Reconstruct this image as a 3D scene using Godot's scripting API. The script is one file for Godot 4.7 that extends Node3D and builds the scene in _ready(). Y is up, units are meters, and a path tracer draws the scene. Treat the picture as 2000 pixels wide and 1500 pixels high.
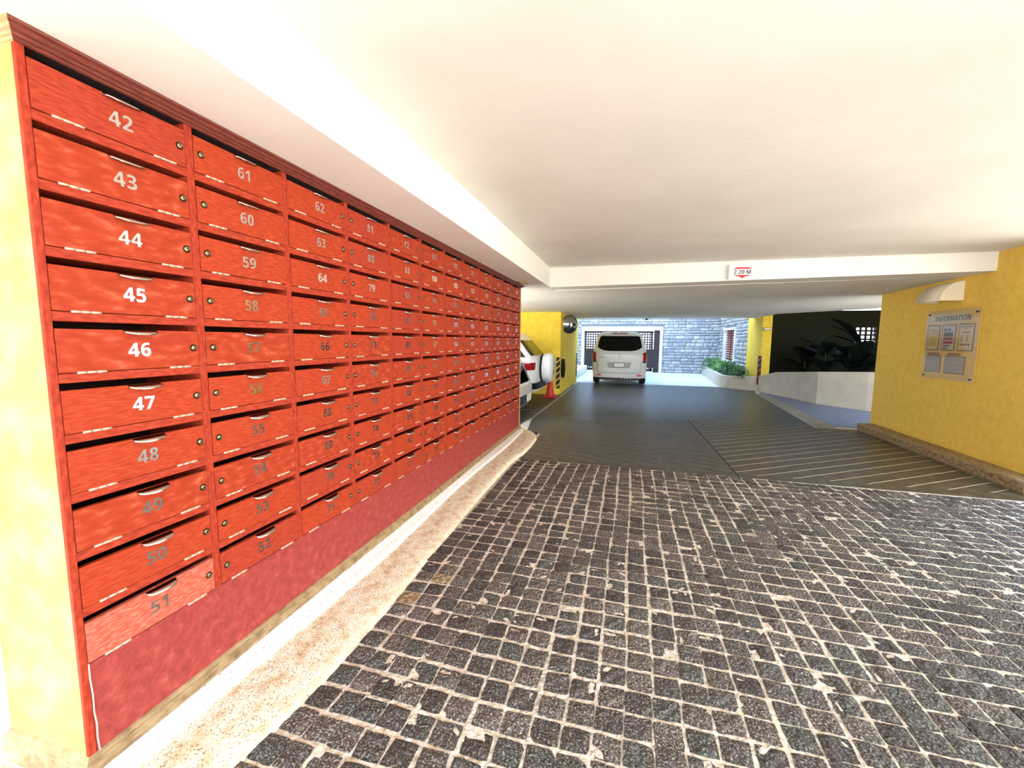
extends Node3D
# Covered driveway with a wall of red mailboxes. Metres, y up, the mailbox wall is the plane x = 0 and runs towards -z.

const EYE := Vector3(1.6152, 1.445, 0.0)
const RIGHT := Vector3(0.96438, 0.00868, -0.26438)
const UPV := Vector3(-0.03594, 0.99454, -0.09796)
const FORWARD := Vector3(-0.26276, -0.10301, -0.95935)
const FOCAL := 825.02

var rng := RandomNumberGenerator.new()
var M := {}
var taken := {}


func _ready() -> void:
	rng.seed = 7
	# camera
	var cam := Camera3D.new()
	cam.name = "camera"
	cam.transform = Transform3D(Basis(RIGHT, UPV, -FORWARD).orthonormalized(), EYE)
	cam.fov = rad_to_deg(2.0 * atan(750.0 / FOCAL))
	cam.near = 0.05
	cam.far = 300.0
	add_child(cam)
	cam.current = true
	# sky and exposure
	var env := Environment.new()
	env.background_mode = Environment.BG_SKY
	var sm := ProceduralSkyMaterial.new()
	sm.sky_top_color = Color(0.52, 0.68, 0.9)
	sm.sky_horizon_color = Color(0.86, 0.92, 0.98)
	sm.sky_curve = 0.2
	sm.ground_bottom_color = Color(0.5, 0.48, 0.44)
	sm.ground_horizon_color = Color(0.8, 0.8, 0.78)
	sm.sky_energy_multiplier = 2.4
	sm.ground_energy_multiplier = 2.0
	var sky := Sky.new()
	sky.sky_material = sm
	env.sky = sky
	env.ambient_light_source = Environment.AMBIENT_SOURCE_DISABLED
	env.tonemap_mode = Environment.TONE_MAPPER_LINEAR
	env.tonemap_exposure = 1.42
	env.sdfgi_enabled = true
	env.ssao_enabled = true
	env.ssil_enabled = true
	var we := WorldEnvironment.new()
	we.name = "environment"
	we.environment = env
	add_child(we)
	# the sun stands high on the left, over the parking bay
	var sun := DirectionalLight3D.new()
	sun.name = "sun"
	sun.light_color = Color(1.0, 0.97, 0.92)
	sun.light_energy = 11.0
	sun.light_angular_distance = 0.6
	sun.shadow_enabled = true
	sun.sky_mode = DirectionalLight3D.SKY_MODE_LIGHT_ONLY
	add_child(sun)
	sun.look_at_from_position(Vector3(-0.55, 1.2, -0.35), Vector3.ZERO)
	materials()
	shell()
	courtyard()
	driveway()
	cobbles()
	kerb()
	mailboxes()
	wall_fittings()
	vehicles()
	greenery()


# ---------------------------------------------------------------- helpers

func numbered(called: String) -> String:
	var n: int = taken.get(called, 0)
	taken[called] = n + 1
	return called if n == 0 else "%s_%03d" % [called, n]


func tag(o: Node, label: String, category: String, group := "") -> Node:
	o.set_meta("label", label)
	o.set_meta("category", category)
	if group:
		o.set_meta("group", group)
	return o


func thing(called: String, label: String, category: String, at := Vector3.ZERO, turn := 0.0, group := "") -> Node3D:
	var o := Node3D.new()
	o.name = numbered(called)
	add_child(o, true)
	o.position = at
	o.rotation.y = turn
	tag(o, label, category, group)
	return o


func put(called: String, mesh: Mesh, mat: Material, parent: Node = null, at := Transform3D.IDENTITY) -> MeshInstance3D:
	var o := MeshInstance3D.new()
	o.mesh = mesh
	if mat:
		o.material_override = mat
	o.transform = at
	if parent == null:
		o.name = numbered(called)
		add_child(o, true)
	else:
		# parts of one thing are counted within it
		var n := 0
		for c in parent.get_children():
			if str(c.name) == called or str(c.name).begins_with(called + "_0"):
				n += 1
		o.name = called if n == 0 else "%s_%03d" % [called, n]
		parent.add_child(o, true)
	return o


func obj(called: String, st: SurfaceTool, mat: Material, parent: Node = null, at := Transform3D.IDENTITY) -> MeshInstance3D:
	return put(called, done(st), mat, parent, at)


func struct(called: String, st: SurfaceTool, mat: Material, label: String, parent: Node = null) -> MeshInstance3D:
	var o := obj(called, st, mat, parent)
	o.set_meta("kind", "structure")
	o.set_meta("label", label)
	return o


func mb(smooth := false) -> SurfaceTool:
	var st := SurfaceTool.new()
	st.begin(Mesh.PRIMITIVE_TRIANGLES)
	st.set_smooth_group(0 if smooth else -1)
	return st


func done(st: SurfaceTool) -> ArrayMesh:
	st.generate_normals()
	st.index()
	return st.commit()


func tri(st: SurfaceTool, a: Vector3, b: Vector3, c: Vector3, n: Vector3) -> void:
	if (a - c).cross(a - b).dot(n) < 0.0:
		var t := b
		b = c
		c = t
	st.add_vertex(a)
	st.add_vertex(b)
	st.add_vertex(c)


func quad(st: SurfaceTool, a: Vector3, b: Vector3, c: Vector3, d: Vector3, n: Vector3) -> void:
	tri(st, a, b, c, n)
	tri(st, a, c, d, n)


func bx(st: SurfaceTool, lo: Vector3, hi: Vector3, ch := 0.0, tf := Transform3D.IDENTITY) -> void:
	# a box, its edges chamfered by ch
	var m := (lo + hi) / 2.0
	var h := (hi - lo).abs() / 2.0
	ch = minf(ch, minf(h.x, minf(h.y, h.z)) * 0.9)
	for k in 3:
		var u := (k + 1) % 3
		var v := (k + 2) % 3
		for s in [-1.0, 1.0]:
			var p := []
			for q in [[-1, -1], [1, -1], [1, 1], [-1, 1]]:
				var w := Vector3.ZERO
				w[k] = s * h[k]
				w[u] = q[0] * (h[u] - ch)
				w[v] = q[1] * (h[v] - ch)
				p.append(tf * (m + w))
			var n := Vector3.ZERO
			n[k] = s
			quad(st, p[0], p[1], p[2], p[3], tf.basis * n)
	if ch <= 0.0:
		return
	for k in 3:
		var u := (k + 1) % 3
		var v := (k + 2) % 3
		for a in [-1.0, 1.0]:
			for b in [-1.0, 1.0]:
				var p := []
				for e in [-1.0, 1.0]:
					var w := Vector3.ZERO
					w[k] = e * (h[k] - ch)
					w[u] = a * h[u]
					w[v] = b * (h[v] - ch)
					var w2 := w
					w2[u] = a * (h[u] - ch)
					w2[v] = b * h[v]
					p.append(tf * (m + w))
					p.append(tf * (m + w2))
				var n := Vector3.ZERO
				n[u] = a
				n[v] = b
				quad(st, p[0], p[1], p[3], p[2], tf.basis * n)
	for sx in [-1.0, 1.0]:
		for sy in [-1.0, 1.0]:
			for sz in [-1.0, 1.0]:
				tri(st, tf * (m + Vector3(sx * h.x, sy * (h.y - ch), sz * (h.z - ch))), tf * (m + Vector3(sx * (h.x - ch), sy * h.y, sz * (h.z - ch))), tf * (m + Vector3(sx * (h.x - ch), sy * (h.y - ch), sz * h.z)), tf.basis * Vector3(sx, sy, sz))


func box(lo: Vector3, hi: Vector3, ch := 0.0) -> SurfaceTool:
	var st := mb()
	bx(st, lo, hi, ch)
	return st


func ring_tube(st: SurfaceTool, rings: Array, caps := true) -> void:
	# closed rings of equal size, joined in turn
	var n: int = rings[0].size()
	var mids := []
	for r in rings:
		var m := Vector3.ZERO
		for p in r:
			m += p
		mids.append(m / n)
	for i in rings.size() - 1:
		for j in n:
			var k := (j + 1) % n
			var a: Vector3 = rings[i][j]
			var b: Vector3 = rings[i][k]
			var c: Vector3 = rings[i + 1][k]
			var d: Vector3 = rings[i + 1][j]
			quad(st, a, b, c, d, (a + b + c + d) / 4.0 - (mids[i] + mids[i + 1]) / 2.0)
	if caps:
		for e in [0, rings.size() - 1]:
			var out: Vector3 = mids[e] - mids[1 if e == 0 else rings.size() - 2]
			for j in n:
				tri(st, mids[e], rings[e][j], rings[e][(j + 1) % n], out)


func tube(st: SurfaceTool, pts: Array, r: float, n := 8) -> void:
	var rings := []
	for i in pts.size():
		var d: Vector3 = (pts[mini(i + 1, pts.size() - 1)] - pts[maxi(i - 1, 0)]).normalized()
		var s := d.cross(Vector3.UP if absf(d.y) < 0.9 else Vector3.RIGHT).normalized()
		var t := s.cross(d)
		var ring := []
		for k in n:
			ring.append(pts[i] + (s * cos(TAU * k / n) + t * sin(TAU * k / n)) * r)
		rings.append(ring)
	ring_tube(st, rings)


func lathe(st: SurfaceTool, prof: Array, n: int, tf := Transform3D.IDENTITY) -> void:
	# prof: Vector2(radius, height) about y
	var rings := []
	for p in prof:
		var ring := []
		for k in n:
			ring.append(tf * Vector3(p.x * cos(TAU * k / n), p.y, p.x * sin(TAU * k / n)))
		rings.append(ring)
	ring_tube(st, rings)


func prism(st: SurfaceTool, poly: PackedVector2Array, y0: Callable, y1: Callable) -> void:
	# poly in (x, z); y0 and y1 give the heights of its two faces at a point
	var idx := Geometry2D.triangulate_polygon(poly)
	for i in range(0, idx.size(), 3):
		var p := [poly[idx[i]], poly[idx[i + 1]], poly[idx[i + 2]]]
		tri(st, v3(p[0], y1), v3(p[1], y1), v3(p[2], y1), Vector3.UP)
		tri(st, v3(p[0], y0), v3(p[1], y0), v3(p[2], y0), Vector3.DOWN)
	var ccw := not Geometry2D.is_polygon_clockwise(poly)
	for i in poly.size():
		var a := poly[i]
		var b := poly[(i + 1) % poly.size()]
		var e := b - a
		var n := Vector3(e.y, 0, -e.x) * (1.0 if ccw else -1.0)
		quad(st, v3(a, y0), v3(b, y0), v3(b, y1), v3(a, y1), n)


func v3(p: Vector2, y: Callable) -> Vector3:
	return Vector3(p.x, y.call(p), p.y)


func flat(y: float) -> Callable:
	return func(_p: Vector2) -> float: return y


func slab(pts: Array, y0: float, y1: float) -> SurfaceTool:
	var st := mb()
	prism(st, PackedVector2Array(pts), flat(y0), flat(y1))
	return st


# ---------------------------------------------------------------- materials

func noise_img(kind: int, freq: float, octaves: int, stops: Array, size := 512, sd := 1, step := false) -> ImageTexture:
	# stops: [offset, Color] pairs
	var n := FastNoiseLite.new()
	n.seed = sd
	n.noise_type = kind
	n.frequency = freq
	n.fractal_type = FastNoiseLite.FRACTAL_FBM if octaves > 1 else FastNoiseLite.FRACTAL_NONE
	n.fractal_octaves = octaves
	if kind == FastNoiseLite.TYPE_CELLULAR:
		n.cellular_return_type = FastNoiseLite.RETURN_CELL_VALUE
	var im := n.get_seamless_image(size, size)
	im.convert(Image.FORMAT_L8)
	var data := im.get_data()
	var table := PackedByteArray()
	table.resize(256 * 3)
	var g := Gradient.new()
	g.interpolation_mode = Gradient.GRADIENT_INTERPOLATE_CONSTANT if step else Gradient.GRADIENT_INTERPOLATE_LINEAR
	var offs := PackedFloat32Array()
	var cols := PackedColorArray()
	for s in stops:
		offs.append(s[0])
		cols.append(s[1])
	g.offsets = offs
	g.colors = cols
	for i in 256:
		var c := g.sample(i / 255.0)
		table[i * 3] = c.r8
		table[i * 3 + 1] = c.g8
		table[i * 3 + 2] = c.b8
	var out := PackedByteArray()
	out.resize(data.size() * 3)
	for i in data.size():
		var t := data[i] * 3
		out[i * 3] = table[t]
		out[i * 3 + 1] = table[t + 1]
		out[i * 3 + 2] = table[t + 2]
	return ImageTexture.create_from_image(Image.create_from_data(size, size, false, Image.FORMAT_RGB8, out))


func multiply(a: ImageTexture, b: ImageTexture) -> ImageTexture:
	var p := a.get_image()
	var x := p.get_data()
	var y := b.get_image().get_data()
	for i in x.size():
		x[i] = x[i] * y[i] / 255
	return ImageTexture.create_from_image(Image.create_from_data(p.get_width(), p.get_height(), false, Image.FORMAT_RGB8, x))


func plain(c: Color, rough := 0.7, metal := 0.0, spec := 0.5) -> StandardMaterial3D:
	var m := StandardMaterial3D.new()
	m.albedo_color = c
	m.roughness = rough
	m.metallic = metal
	m.metallic_specular = spec
	return m


func textured(tex: Texture2D, scale: Vector3, rough := 0.8, bump: Texture2D = null, bump_cm := 0.0, world := true, tint := Color.WHITE) -> StandardMaterial3D:
	var m := plain(tint, rough)
	m.albedo_texture = tex
	m.uv1_triplanar = true
	m.uv1_world_triplanar = world
	m.uv1_scale = scale
	if bump:
		m.heightmap_enabled = true
		m.heightmap_texture = bump
		m.heightmap_scale = bump_cm
	return m


func g(r: int, gg: int, b: int) -> Color:
	return Color8(r, gg, b)


func materials() -> void:
	var S := FastNoiseLite.TYPE_SIMPLEX_SMOOTH
	var C := FastNoiseLite.TYPE_CELLULAR
	var fine := noise_img(S, 0.05, 4, [[0.0, Color.BLACK], [1.0, Color.WHITE]], 512, 3)
	var fibre := noise_img(S, 0.03, 3, [[0.0, g(138, 46, 24)], [0.35, g(158, 55, 29)], [0.6, g(167, 61, 33)], [1.0, g(184, 80, 48)]], 512, 5)
	var fibre_dark := noise_img(S, 0.03, 3, [[0.0, g(134, 44, 28)], [0.5, g(160, 57, 36)], [1.0, g(178, 74, 48)]], 512, 6)
	var fibre_pale := noise_img(S, 0.03, 4, [[0.0, g(180, 70, 48)], [0.5, g(194, 92, 72)], [1.0, g(212, 136, 116)]], 512, 8)
	M.wood = textured(fibre, Vector3(3.0, 9.0, 1.1), 0.42, fine, 0.05)
	var worn := noise_img(S, 0.012, 4, [[0.0, g(146, 49, 26)], [0.5, g(160, 57, 31)], [0.7, g(168, 66, 39)], [1.0, g(186, 98, 70)]], 512, 7)
	M.wood_b = textured(worn, Vector3(2.0, 4.5, 2.0), 0.45, fine, 0.05)
	M.wood_c = textured(fibre_dark, Vector3(3.0, 9.0, 1.2), 0.45, fine, 0.05)
	M.wood_pale = textured(fibre_pale, Vector3(3.0, 6.0, 1.8), 0.5, fine, 0.05)
	M.stile = textured(fibre_dark, Vector3(4.0, 1.5, 4.0), 0.5, fine, 0.04, true, g(252, 244, 240))
	M.rail = textured(fibre_dark, Vector3(4.0, 5.0, 1.2), 0.5, fine, 0.04)
	for w in [M.wood, M.wood_b, M.wood_c, M.wood_pale, M.stile, M.rail]:
		w.metallic_specular = 0.25
		w.roughness = 0.55
	M.inside = plain(g(40, 18, 14), 0.9)
	M.red_plaster = textured(noise_img(S, 0.025, 4, [[0.0, g(130, 40, 34)], [0.45, g(148, 49, 41)], [0.7, g(156, 56, 47)], [1.0, g(176, 82, 70)]], 512, 9), Vector3(1.3, 1.3, 1.3), 0.6, fine, 0.35)
	M.cornice = textured(noise_img(S, 0.03, 3, [[0.0, g(72, 26, 20)], [0.5, g(112, 48, 36)], [1.0, g(142, 72, 54)]], 512, 12), Vector3(14.0, 14.0, 1.0), 0.5, fine, 0.05)
	M.skirting = textured(noise_img(S, 0.02, 4, [[0.0, g(96, 74, 46)], [0.45, g(142, 116, 78)], [1.0, g(176, 152, 112)]], 512, 14), Vector3(2, 2, 1.2), 0.6, fine, 0.2)
	M.skirting_pale = textured(noise_img(S, 0.02, 4, [[0.0, g(150, 116, 74)], [0.45, g(182, 150, 108)], [1.0, g(198, 170, 130)]], 512, 15), Vector3(2, 2, 1.2), 0.6, fine, 0.2)
	M.chip = plain(g(240, 205, 185), 0.8)
	var plaster := noise_img(S, 0.09, 3, [[0.0, Color.BLACK], [1.0, Color.WHITE]], 512, 17)
	M.yellow = textured(noise_img(S, 0.015, 4, [[0.0, g(232, 188, 74)], [0.5, g(238, 197, 80)], [1.0, g(242, 204, 90)]], 512, 18), Vector3(1, 1, 1), 0.75, plaster, 0.5)
	M.yellow_far = textured(noise_img(S, 0.015, 3, [[0.0, g(232, 196, 50)], [1.0, g(246, 214, 66)]], 256, 19), Vector3(1, 1, 1), 0.75, plaster, 0.3)
	M.yellow_pale = textured(noise_img(S, 0.012, 4, [[0.0, g(206, 146, 78)], [0.45, g(218, 170, 96)], [0.7, g(224, 188, 110)], [1.0, g(230, 202, 126)]], 512, 20), Vector3(0.9, 0.9, 0.9), 0.75, plaster, 0.15)
	M.ceiling = textured(noise_img(S, 0.01, 4, [[0.0, g(230, 226, 214)], [1.0, g(242, 238, 228)]], 256, 21), Vector3(0.3, 0.3, 0.3), 0.9, plaster, 0.1)
	M.white = textured(noise_img(S, 0.02, 4, [[0.0, g(214, 206, 194)], [1.0, g(236, 230, 220)]], 256, 22), Vector3(0.5, 0.5, 0.5), 0.85, plaster, 0.1)
	M.white_low = textured(noise_img(S, 0.02, 4, [[0.0, g(186, 174, 154)], [1.0, g(208, 198, 180)]], 256, 22), Vector3(0.5, 0.5, 0.5), 0.85, plaster, 0.1)
	# terrazzo of washed pebbles: cells of one tone each
	var peb := [[0.0, g(140, 122, 102)], [0.05, g(212, 190, 158)], [0.22, g(234, 224, 196)], [0.5, g(244, 238, 216)], [0.8, g(252, 248, 232)], [0.94, g(226, 204, 172)]]
	var pebbles := noise_img(C, 0.16, 1, peb, 1024, 23, true)
	var dirt := noise_img(S, 0.006, 5, [[0.0, g(228, 200, 168)], [0.4, g(248, 240, 224)], [0.58, g(255, 255, 252)]], 1024, 24)
	M.terrazzo = textured(multiply(pebbles, dirt), Vector3(1.4, 1.4, 1.4), 0.75, pebbles, 0.06)
	M.terrazzo_white = textured(pebbles, Vector3(2.2, 2.2, 2.2), 0.7, pebbles, 0.08, true, Color(1.0, 1.0, 1.0))
	M.terrazzo_white.albedo_texture = noise_img(C, 0.11, 1, [[0.0, g(150, 140, 130)], [0.05, g(232, 224, 212)], [0.5, g(244, 240, 232)], [0.95, g(215, 205, 195)]], 1024, 25, true)
	# setts: dark basalt under pale dust
	var dust := noise_img(S, 0.035, 5, [[0.0, g(50, 46, 41)], [0.46, g(72, 66, 58)], [0.57, g(92, 85, 76)], [0.66, g(140, 131, 118)], [0.85, g(208, 198, 180)]], 1024, 27)
	var rocky := noise_img(S, 0.014, 5, [[0.0, Color.BLACK], [0.5, g(90, 90, 90)], [0.62, g(190, 190, 190)], [1.0, Color.WHITE]], 1024, 28)
	M.setts = []
	for t in [g(255, 250, 246), g(226, 222, 220), g(205, 200, 196), g(240, 232, 224), g(210, 216, 212), g(186, 178, 172)]:
		M.setts.append(textured(dust, Vector3(2.4, 2.4, 2.4), 0.8, rocky, 1.1, true, t))
	M.sett_brown = textured(noise_img(S, 0.02, 4, [[0.0, g(96, 78, 54)], [0.5, g(140, 116, 80)], [1.0, g(196, 172, 130)]], 512, 29), Vector3(3, 3, 3), 0.7, rocky, 0.6)
	M.mortar = textured(noise_img(S, 0.03, 4, [[0.0, g(176, 158, 130)], [0.5, g(210, 196, 172)], [1.0, g(236, 228, 212)]], 512, 30), Vector3(1.6, 1.6, 1.6), 0.85, rocky, 0.8)
	var conc := noise_img(S, 0.012, 5, [[0.0, g(42, 40, 32)], [0.5, g(64, 61, 49)], [1.0, g(88, 83, 68)]], 1024, 31)
	M.drive = textured(conc, Vector3(0.4, 0.4, 0.4), 0.36, fine, 0.05)
	M.drive_warm = textured(noise_img(S, 0.012, 5, [[0.0, g(56, 51, 38)], [0.5, g(76, 69, 53)], [1.0, g(100, 92, 73)]], 1024, 32), Vector3(0.5, 0.5, 0.5), 0.42, fine, 0.08)
	M.drive.metallic_specular = 0.4
	M.drive_warm.metallic_specular = 0.4
	M.groove = plain(g(205, 188, 155), 0.8)
	M.joint = plain(g(30, 28, 25), 0.9)
	M.line = textured(fine, Vector3(1, 1, 1), 0.7, null, 0, true, g(190, 182, 160))
	M.drain = textured(conc, Vector3(1, 1, 1), 0.7, null, 0, true, Color(1, 1, 1))
	M.drain.albedo_texture = noise_img(S, 0.02, 4, [[0.0, g(120, 112, 92)], [1.0, g(150, 140, 118)]], 256, 33)
	M.pavement = textured(noise_img(S, 0.02, 4, [[0.0, g(186, 176, 160)], [1.0, g(214, 206, 192)]], 256, 34), Vector3(0.3, 0.3, 0.3), 0.85)
	M.yard = textured(noise_img(S, 0.02, 4, [[0.0, g(196, 190, 178)], [1.0, g(218, 212, 200)]], 256, 35), Vector3(0.3, 0.3, 0.3), 0.8)  # daylight beyond the roof edge is put into this paler concrete
	M.skylit_tile = textured(noise_img(S, 0.02, 4, [[0.0, g(84, 92, 106)], [1.0, g(116, 126, 142)]], 256, 36), Vector3(1, 1, 1), 0.4)  # bluish tint stands in for skylight on the ramp floor
	var rock := noise_img(S, 0.02, 5, [[0.0, g(150, 146, 140)], [0.5, g(196, 190, 180)], [1.0, g(232, 226, 214)]], 512, 37)
	M.stones = []
	for t in [g(255, 255, 255), g(228, 230, 234), g(240, 238, 238), g(210, 213, 220)]:
		M.stones.append(textured(rock, Vector3(1.5, 1.5, 1.5), 0.85, rocky, 2.0, true, t))
	M.stone_joint = plain(g(122, 120, 116), 0.9)
	M.lattice = plain(g(52, 34, 30), 0.7)
	M.louvre = plain(g(120, 58, 44), 0.6)
	M.dark_wall = plain(g(46, 46, 26), 0.95)  # shade of the recess is put into this near-black olive
	M.chrome = plain(g(232, 228, 222), 0.15, 1.0)
	M.nickel = plain(g(214, 208, 196), 0.2, 1.0)
	M.hinge = plain(g(226, 206, 176), 0.35, 0.6)
	M.brass = plain(g(176, 160, 118), 0.3, 1.0)
	M.bezel = plain(g(92, 80, 58), 0.4, 0.8)
	M.key = plain(g(24, 20, 16), 0.6)
	M.mirror = plain(g(210, 214, 214), 0.03, 1.0)
	M.rubber = plain(g(22, 22, 23), 0.75)
	M.black = plain(g(16, 16, 17), 0.35)
	M.black_stripe = plain(g(26, 20, 18), 0.6)
	M.yellow_stripe = plain(g(238, 196, 92), 0.6)
	M.red_stripe = plain(g(170, 66, 60), 0.6)
	M.glass_dark = plain(g(6, 6, 7), 0.06, 0.0, 0.4)
	M.van_paint = plain(g(214, 212, 204), 0.25)
	M.van_paint.clearcoat_enabled = true
	M.van_paint.clearcoat = 0.6
	M.car_paint = plain(g(236, 236, 234), 0.25)
	M.car_paint.clearcoat_enabled = true
	M.car_paint.clearcoat = 0.6
	M.cover = plain(g(238, 238, 234), 0.5)
	M.tail_red = plain(g(150, 12, 16), 0.15)
	M.lens_red = plain(g(232, 84, 76), 0.2)
	M.lens_pale = plain(g(236, 196, 190), 0.2)
	M.plate = plain(g(242, 242, 236), 0.4)
	M.ink = plain(g(36, 36, 38), 0.6)
	M.seam = plain(g(52, 50, 48), 0.7)
	M.cone = plain(g(206, 44, 40), 0.5)
	M.sconce = plain(g(240, 226, 196), 0.6)
	M.sign_white = plain(g(240, 238, 232), 0.5)
	M.sign_red = plain(g(204, 28, 44), 0.5)
	M.leaf = []
	for t in [g(52, 104, 38), g(84, 140, 52), g(36, 78, 32), g(120, 168, 74)]:
		var l := plain(t, 0.55)
		l.backlight_enabled = true
		l.backlight = Color(0.25, 0.35, 0.1)
		M.leaf.append(l)
	M.frond = plain(g(12, 22, 13), 0.5)  # leaf green darkened to carry the shade of the recess
	M.soil = plain(g(44, 34, 24), 0.95)
	M.tyre = plain(g(20, 20, 20), 0.8)


# ---------------------------------------------------------------- setting

func ceil_low(p: Vector2) -> float:
	return clampf(2.265 - 0.085 * (-p.y - 6.6) / 4.4, 2.18, 2.265)


func ceil_high(p: Vector2) -> float:
	return 2.56 - 0.0163 * (p.x - 0.4)


func shell() -> void:
	var st := mb()
	prism(st, PackedVector2Array([Vector2(0.35, 2.0), Vector2(6.1, 2.0), Vector2(6.1, -5.9), Vector2(5.58, -6.1), Vector2(0.35, -6.6)]), ceil_high, flat(2.9))
	struct("ceiling", st, M.ceiling, "cream plaster ceiling over the cobbled entrance")
	st = box(Vector3(-0.5, 2.265, -6.62), Vector3(0.404, 2.9, 3.0), 0.004)
	struct("ceiling_beam", st, M.ceiling, "cream beam with a flat soffit above the red mailboxes")
	st = box(Vector3(-3.0, 2.27, -0.78), Vector3(-0.5, 2.9, 3.0))  # added roof slab, shades the near end of the mailbox wall
	struct("ceiling_porch", st, M.ceiling, "cream slab added left of the mailbox wall end to shade it")
	st = box(Vector3(-3.2, 0.0, -2.2), Vector3(-2.9, 2.9, 4.0))  # added to keep sun and sky on the left off the wall end
	struct("wall_porch", st, M.white, "white wall added on the left to shade the near wall end")
	st = mb()
	prism(st, PackedVector2Array([Vector2(0.404, -6.63), Vector2(5.58, -6.12), Vector2(7.3, -6.0), Vector2(7.3, -6.4), Vector2(5.58, -6.52), Vector2(0.404, -7.03)]), flat(2.265), flat(2.9))
	struct("ceiling_beam", st, M.ceiling, "cream cross beam that carries the red clearance sign")
	# the low ceiling behind the beam, in strips so that it can dip
	st = mb()
	prism(st, PackedVector2Array([Vector2(-6.5, -6.62), Vector2(0.404, -6.63), Vector2(0.404, -7.03), Vector2(5.58, -6.52), Vector2(7.0, -6.4), Vector2(7.0, -8.8), Vector2(-6.5, -8.8)]), ceil_low, flat(2.9))
	prism(st, PackedVector2Array([Vector2(-6.5, -8.8), Vector2(7.0, -8.8), Vector2(7.0, -10.4), Vector2(6.67, -11.0), Vector2(-6.5, -11.0)]), ceil_low, flat(2.9))
	prism(st, PackedVector2Array([Vector2(-6.5, -11.0), Vector2(6.67, -11.0), Vector2(5.36, -12.6), Vector2(5.36, -14.75), Vector2(-6.5, -14.75)]), ceil_low, flat(2.9))
	struct("ceiling", st, M.ceiling, "low cream ceiling over the back of the driveway")
	# end of the free-standing wall that holds the mailboxes
	st = box(Vector3(-0.38, 0.0, -0.842), Vector3(-0.012, 2.265, -0.8215))
	struct("wall_near", st, M.yellow_pale, "mottled pale yellow end of the mailbox wall")
	st = box(Vector3(-0.38, 0.0, -6.40), Vector3(0.0, 2.265, -6.375))
	struct("wall_end", st, M.yellow_pale, "far end of the mailbox wall")
	st = box(Vector3(-0.40, 0.0, -6.40), Vector3(-0.36, 2.265, -0.842))
	struct("wall_back", st, M.yellow_pale, "back of the mailbox wall")
	st = box(Vector3(-0.415, 0.09, -0.85), Vector3(-0.38, 2.265, -0.80), 0.006)
	struct("trim_1", st, M.white, "white strip along the edge of the pale yellow wall end")
	# right wall
	st = box(Vector3(5.58, 0.0, -8.35), Vector3(5.85, 2.9, -5.2), 0.01)
	struct("wall_right", st, M.yellow, "textured yellow wall with the information board")
	st = mb()
	bx(st, Vector3(5.34, 0.0, -8.22), Vector3(5.58, 0.12, -5.1), 0.015)
	struct("kerb_right", st, M.skirting, "brown concrete kerb at the foot of the right yellow wall")
	# parking bay walls
	st = box(Vector3(-6.5, 0.0, -14.95), Vector3(-0.1, 2.9, -11.1), 0.01)
	struct("wall_left", st, M.yellow_far, "yellow wall block behind the parked cars, mirror on its side")
	st = box(Vector3(9.5, 0.0, -5.0), Vector3(9.8, 4.2, 9.0))  # added out of view, throws sunlight back onto mailboxes and beam
	struct("wall_bounce", st, M.white, "white wall added across the open right side to bounce sunlight in")
	# sunlit ground outside
	st = slab([Vector2(-40, 40), Vector2(40, 40), Vector2(40, -60), Vector2(-40, -60)], -0.3, -0.06)
	struct("ground", st, M.pavement, "pale pavement outside the driveway")


func stone_wall(parent: Node, tf: Transform3D, width: float, height: float, holes: Array, sd: int, limit: int) -> void:
	# rough ashlar in courses; local x along the wall, y up, +z out of it
	var r := RandomNumberGenerator.new()
	r.seed = sd
	var shapes := []
	for v in 8:
		var st := mb(true)
		var top := []
		for j in 4:
			var row := []
			for i in 4:
				var edge := i in [0, 3] or j in [0, 3]
				var p := Vector3(i / 3.0 - 0.5, j / 3.0 - 0.5, r.randf_range(0.25, 0.55) if edge else r.randf_range(0.8, 1.1))
				if edge:
					p.x += r.randf_range(-0.05, 0.03) * signf(p.x)
					p.y += r.randf_range(-0.07, 0.04) * signf(p.y)
				row.append(p)
			top.append(row)
		for j in 3:
			for i in 3:
				quad(st, top[j][i], top[j][i + 1], top[j + 1][i + 1], top[j + 1][i], Vector3.BACK)
		var rim := []
		for i in 4: rim.append(top[0][i])
		for j in [1, 2, 3]: rim.append(top[j][3])
		for i in [2, 1, 0]: rim.append(top[3][i])
		for j in [2, 1]: rim.append(top[j][0])
		for i in rim.size():
			var a: Vector3 = rim[i]
			var b: Vector3 = rim[(i + 1) % rim.size()]
			quad(st, a, b, Vector3(b.x, b.y, -0.3), Vector3(a.x, a.y, -0.3), Vector3(a.x + b.x, a.y + b.y, 0))
		shapes.append(done(st))
	var y := 0.0
	var n := 0
	while y < height:
		var h := r.randf_range(0.1, 0.19)
		var x := -r.randf_range(0.0, 0.25)
		while x < width:
			var w := r.randf_range(0.17, 0.42)
			var x0 := maxf(x, 0.0)
			var x1 := minf(x + w, width)
			var cut := false
			for q: Rect2 in holes:
				if y + h > q.position.y + 0.02 and y < q.end.y - 0.02:
					if x0 >= q.position.x - 0.01 and x1 <= q.end.x + 0.01:
						cut = true
					elif x0 < q.position.x and x1 > q.position.x:
						x1 = q.position.x
					elif x0 < q.end.x and x1 > q.end.x:
						x0 = q.end.x
			if not cut and x1 - x0 > 0.05 and n < limit:
				var b := Basis.from_scale(Vector3(x1 - x0 - 0.018, h - 0.016, r.randf_range(0.03, 0.055)))
				put("stone", shapes[r.randi() % 8], M.stones[r.randi() % 4], parent, tf * Transform3D(b, Vector3((x0 + x1) / 2, y + h / 2, 0.0)))
				n += 1
			x += w
		y += h


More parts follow.
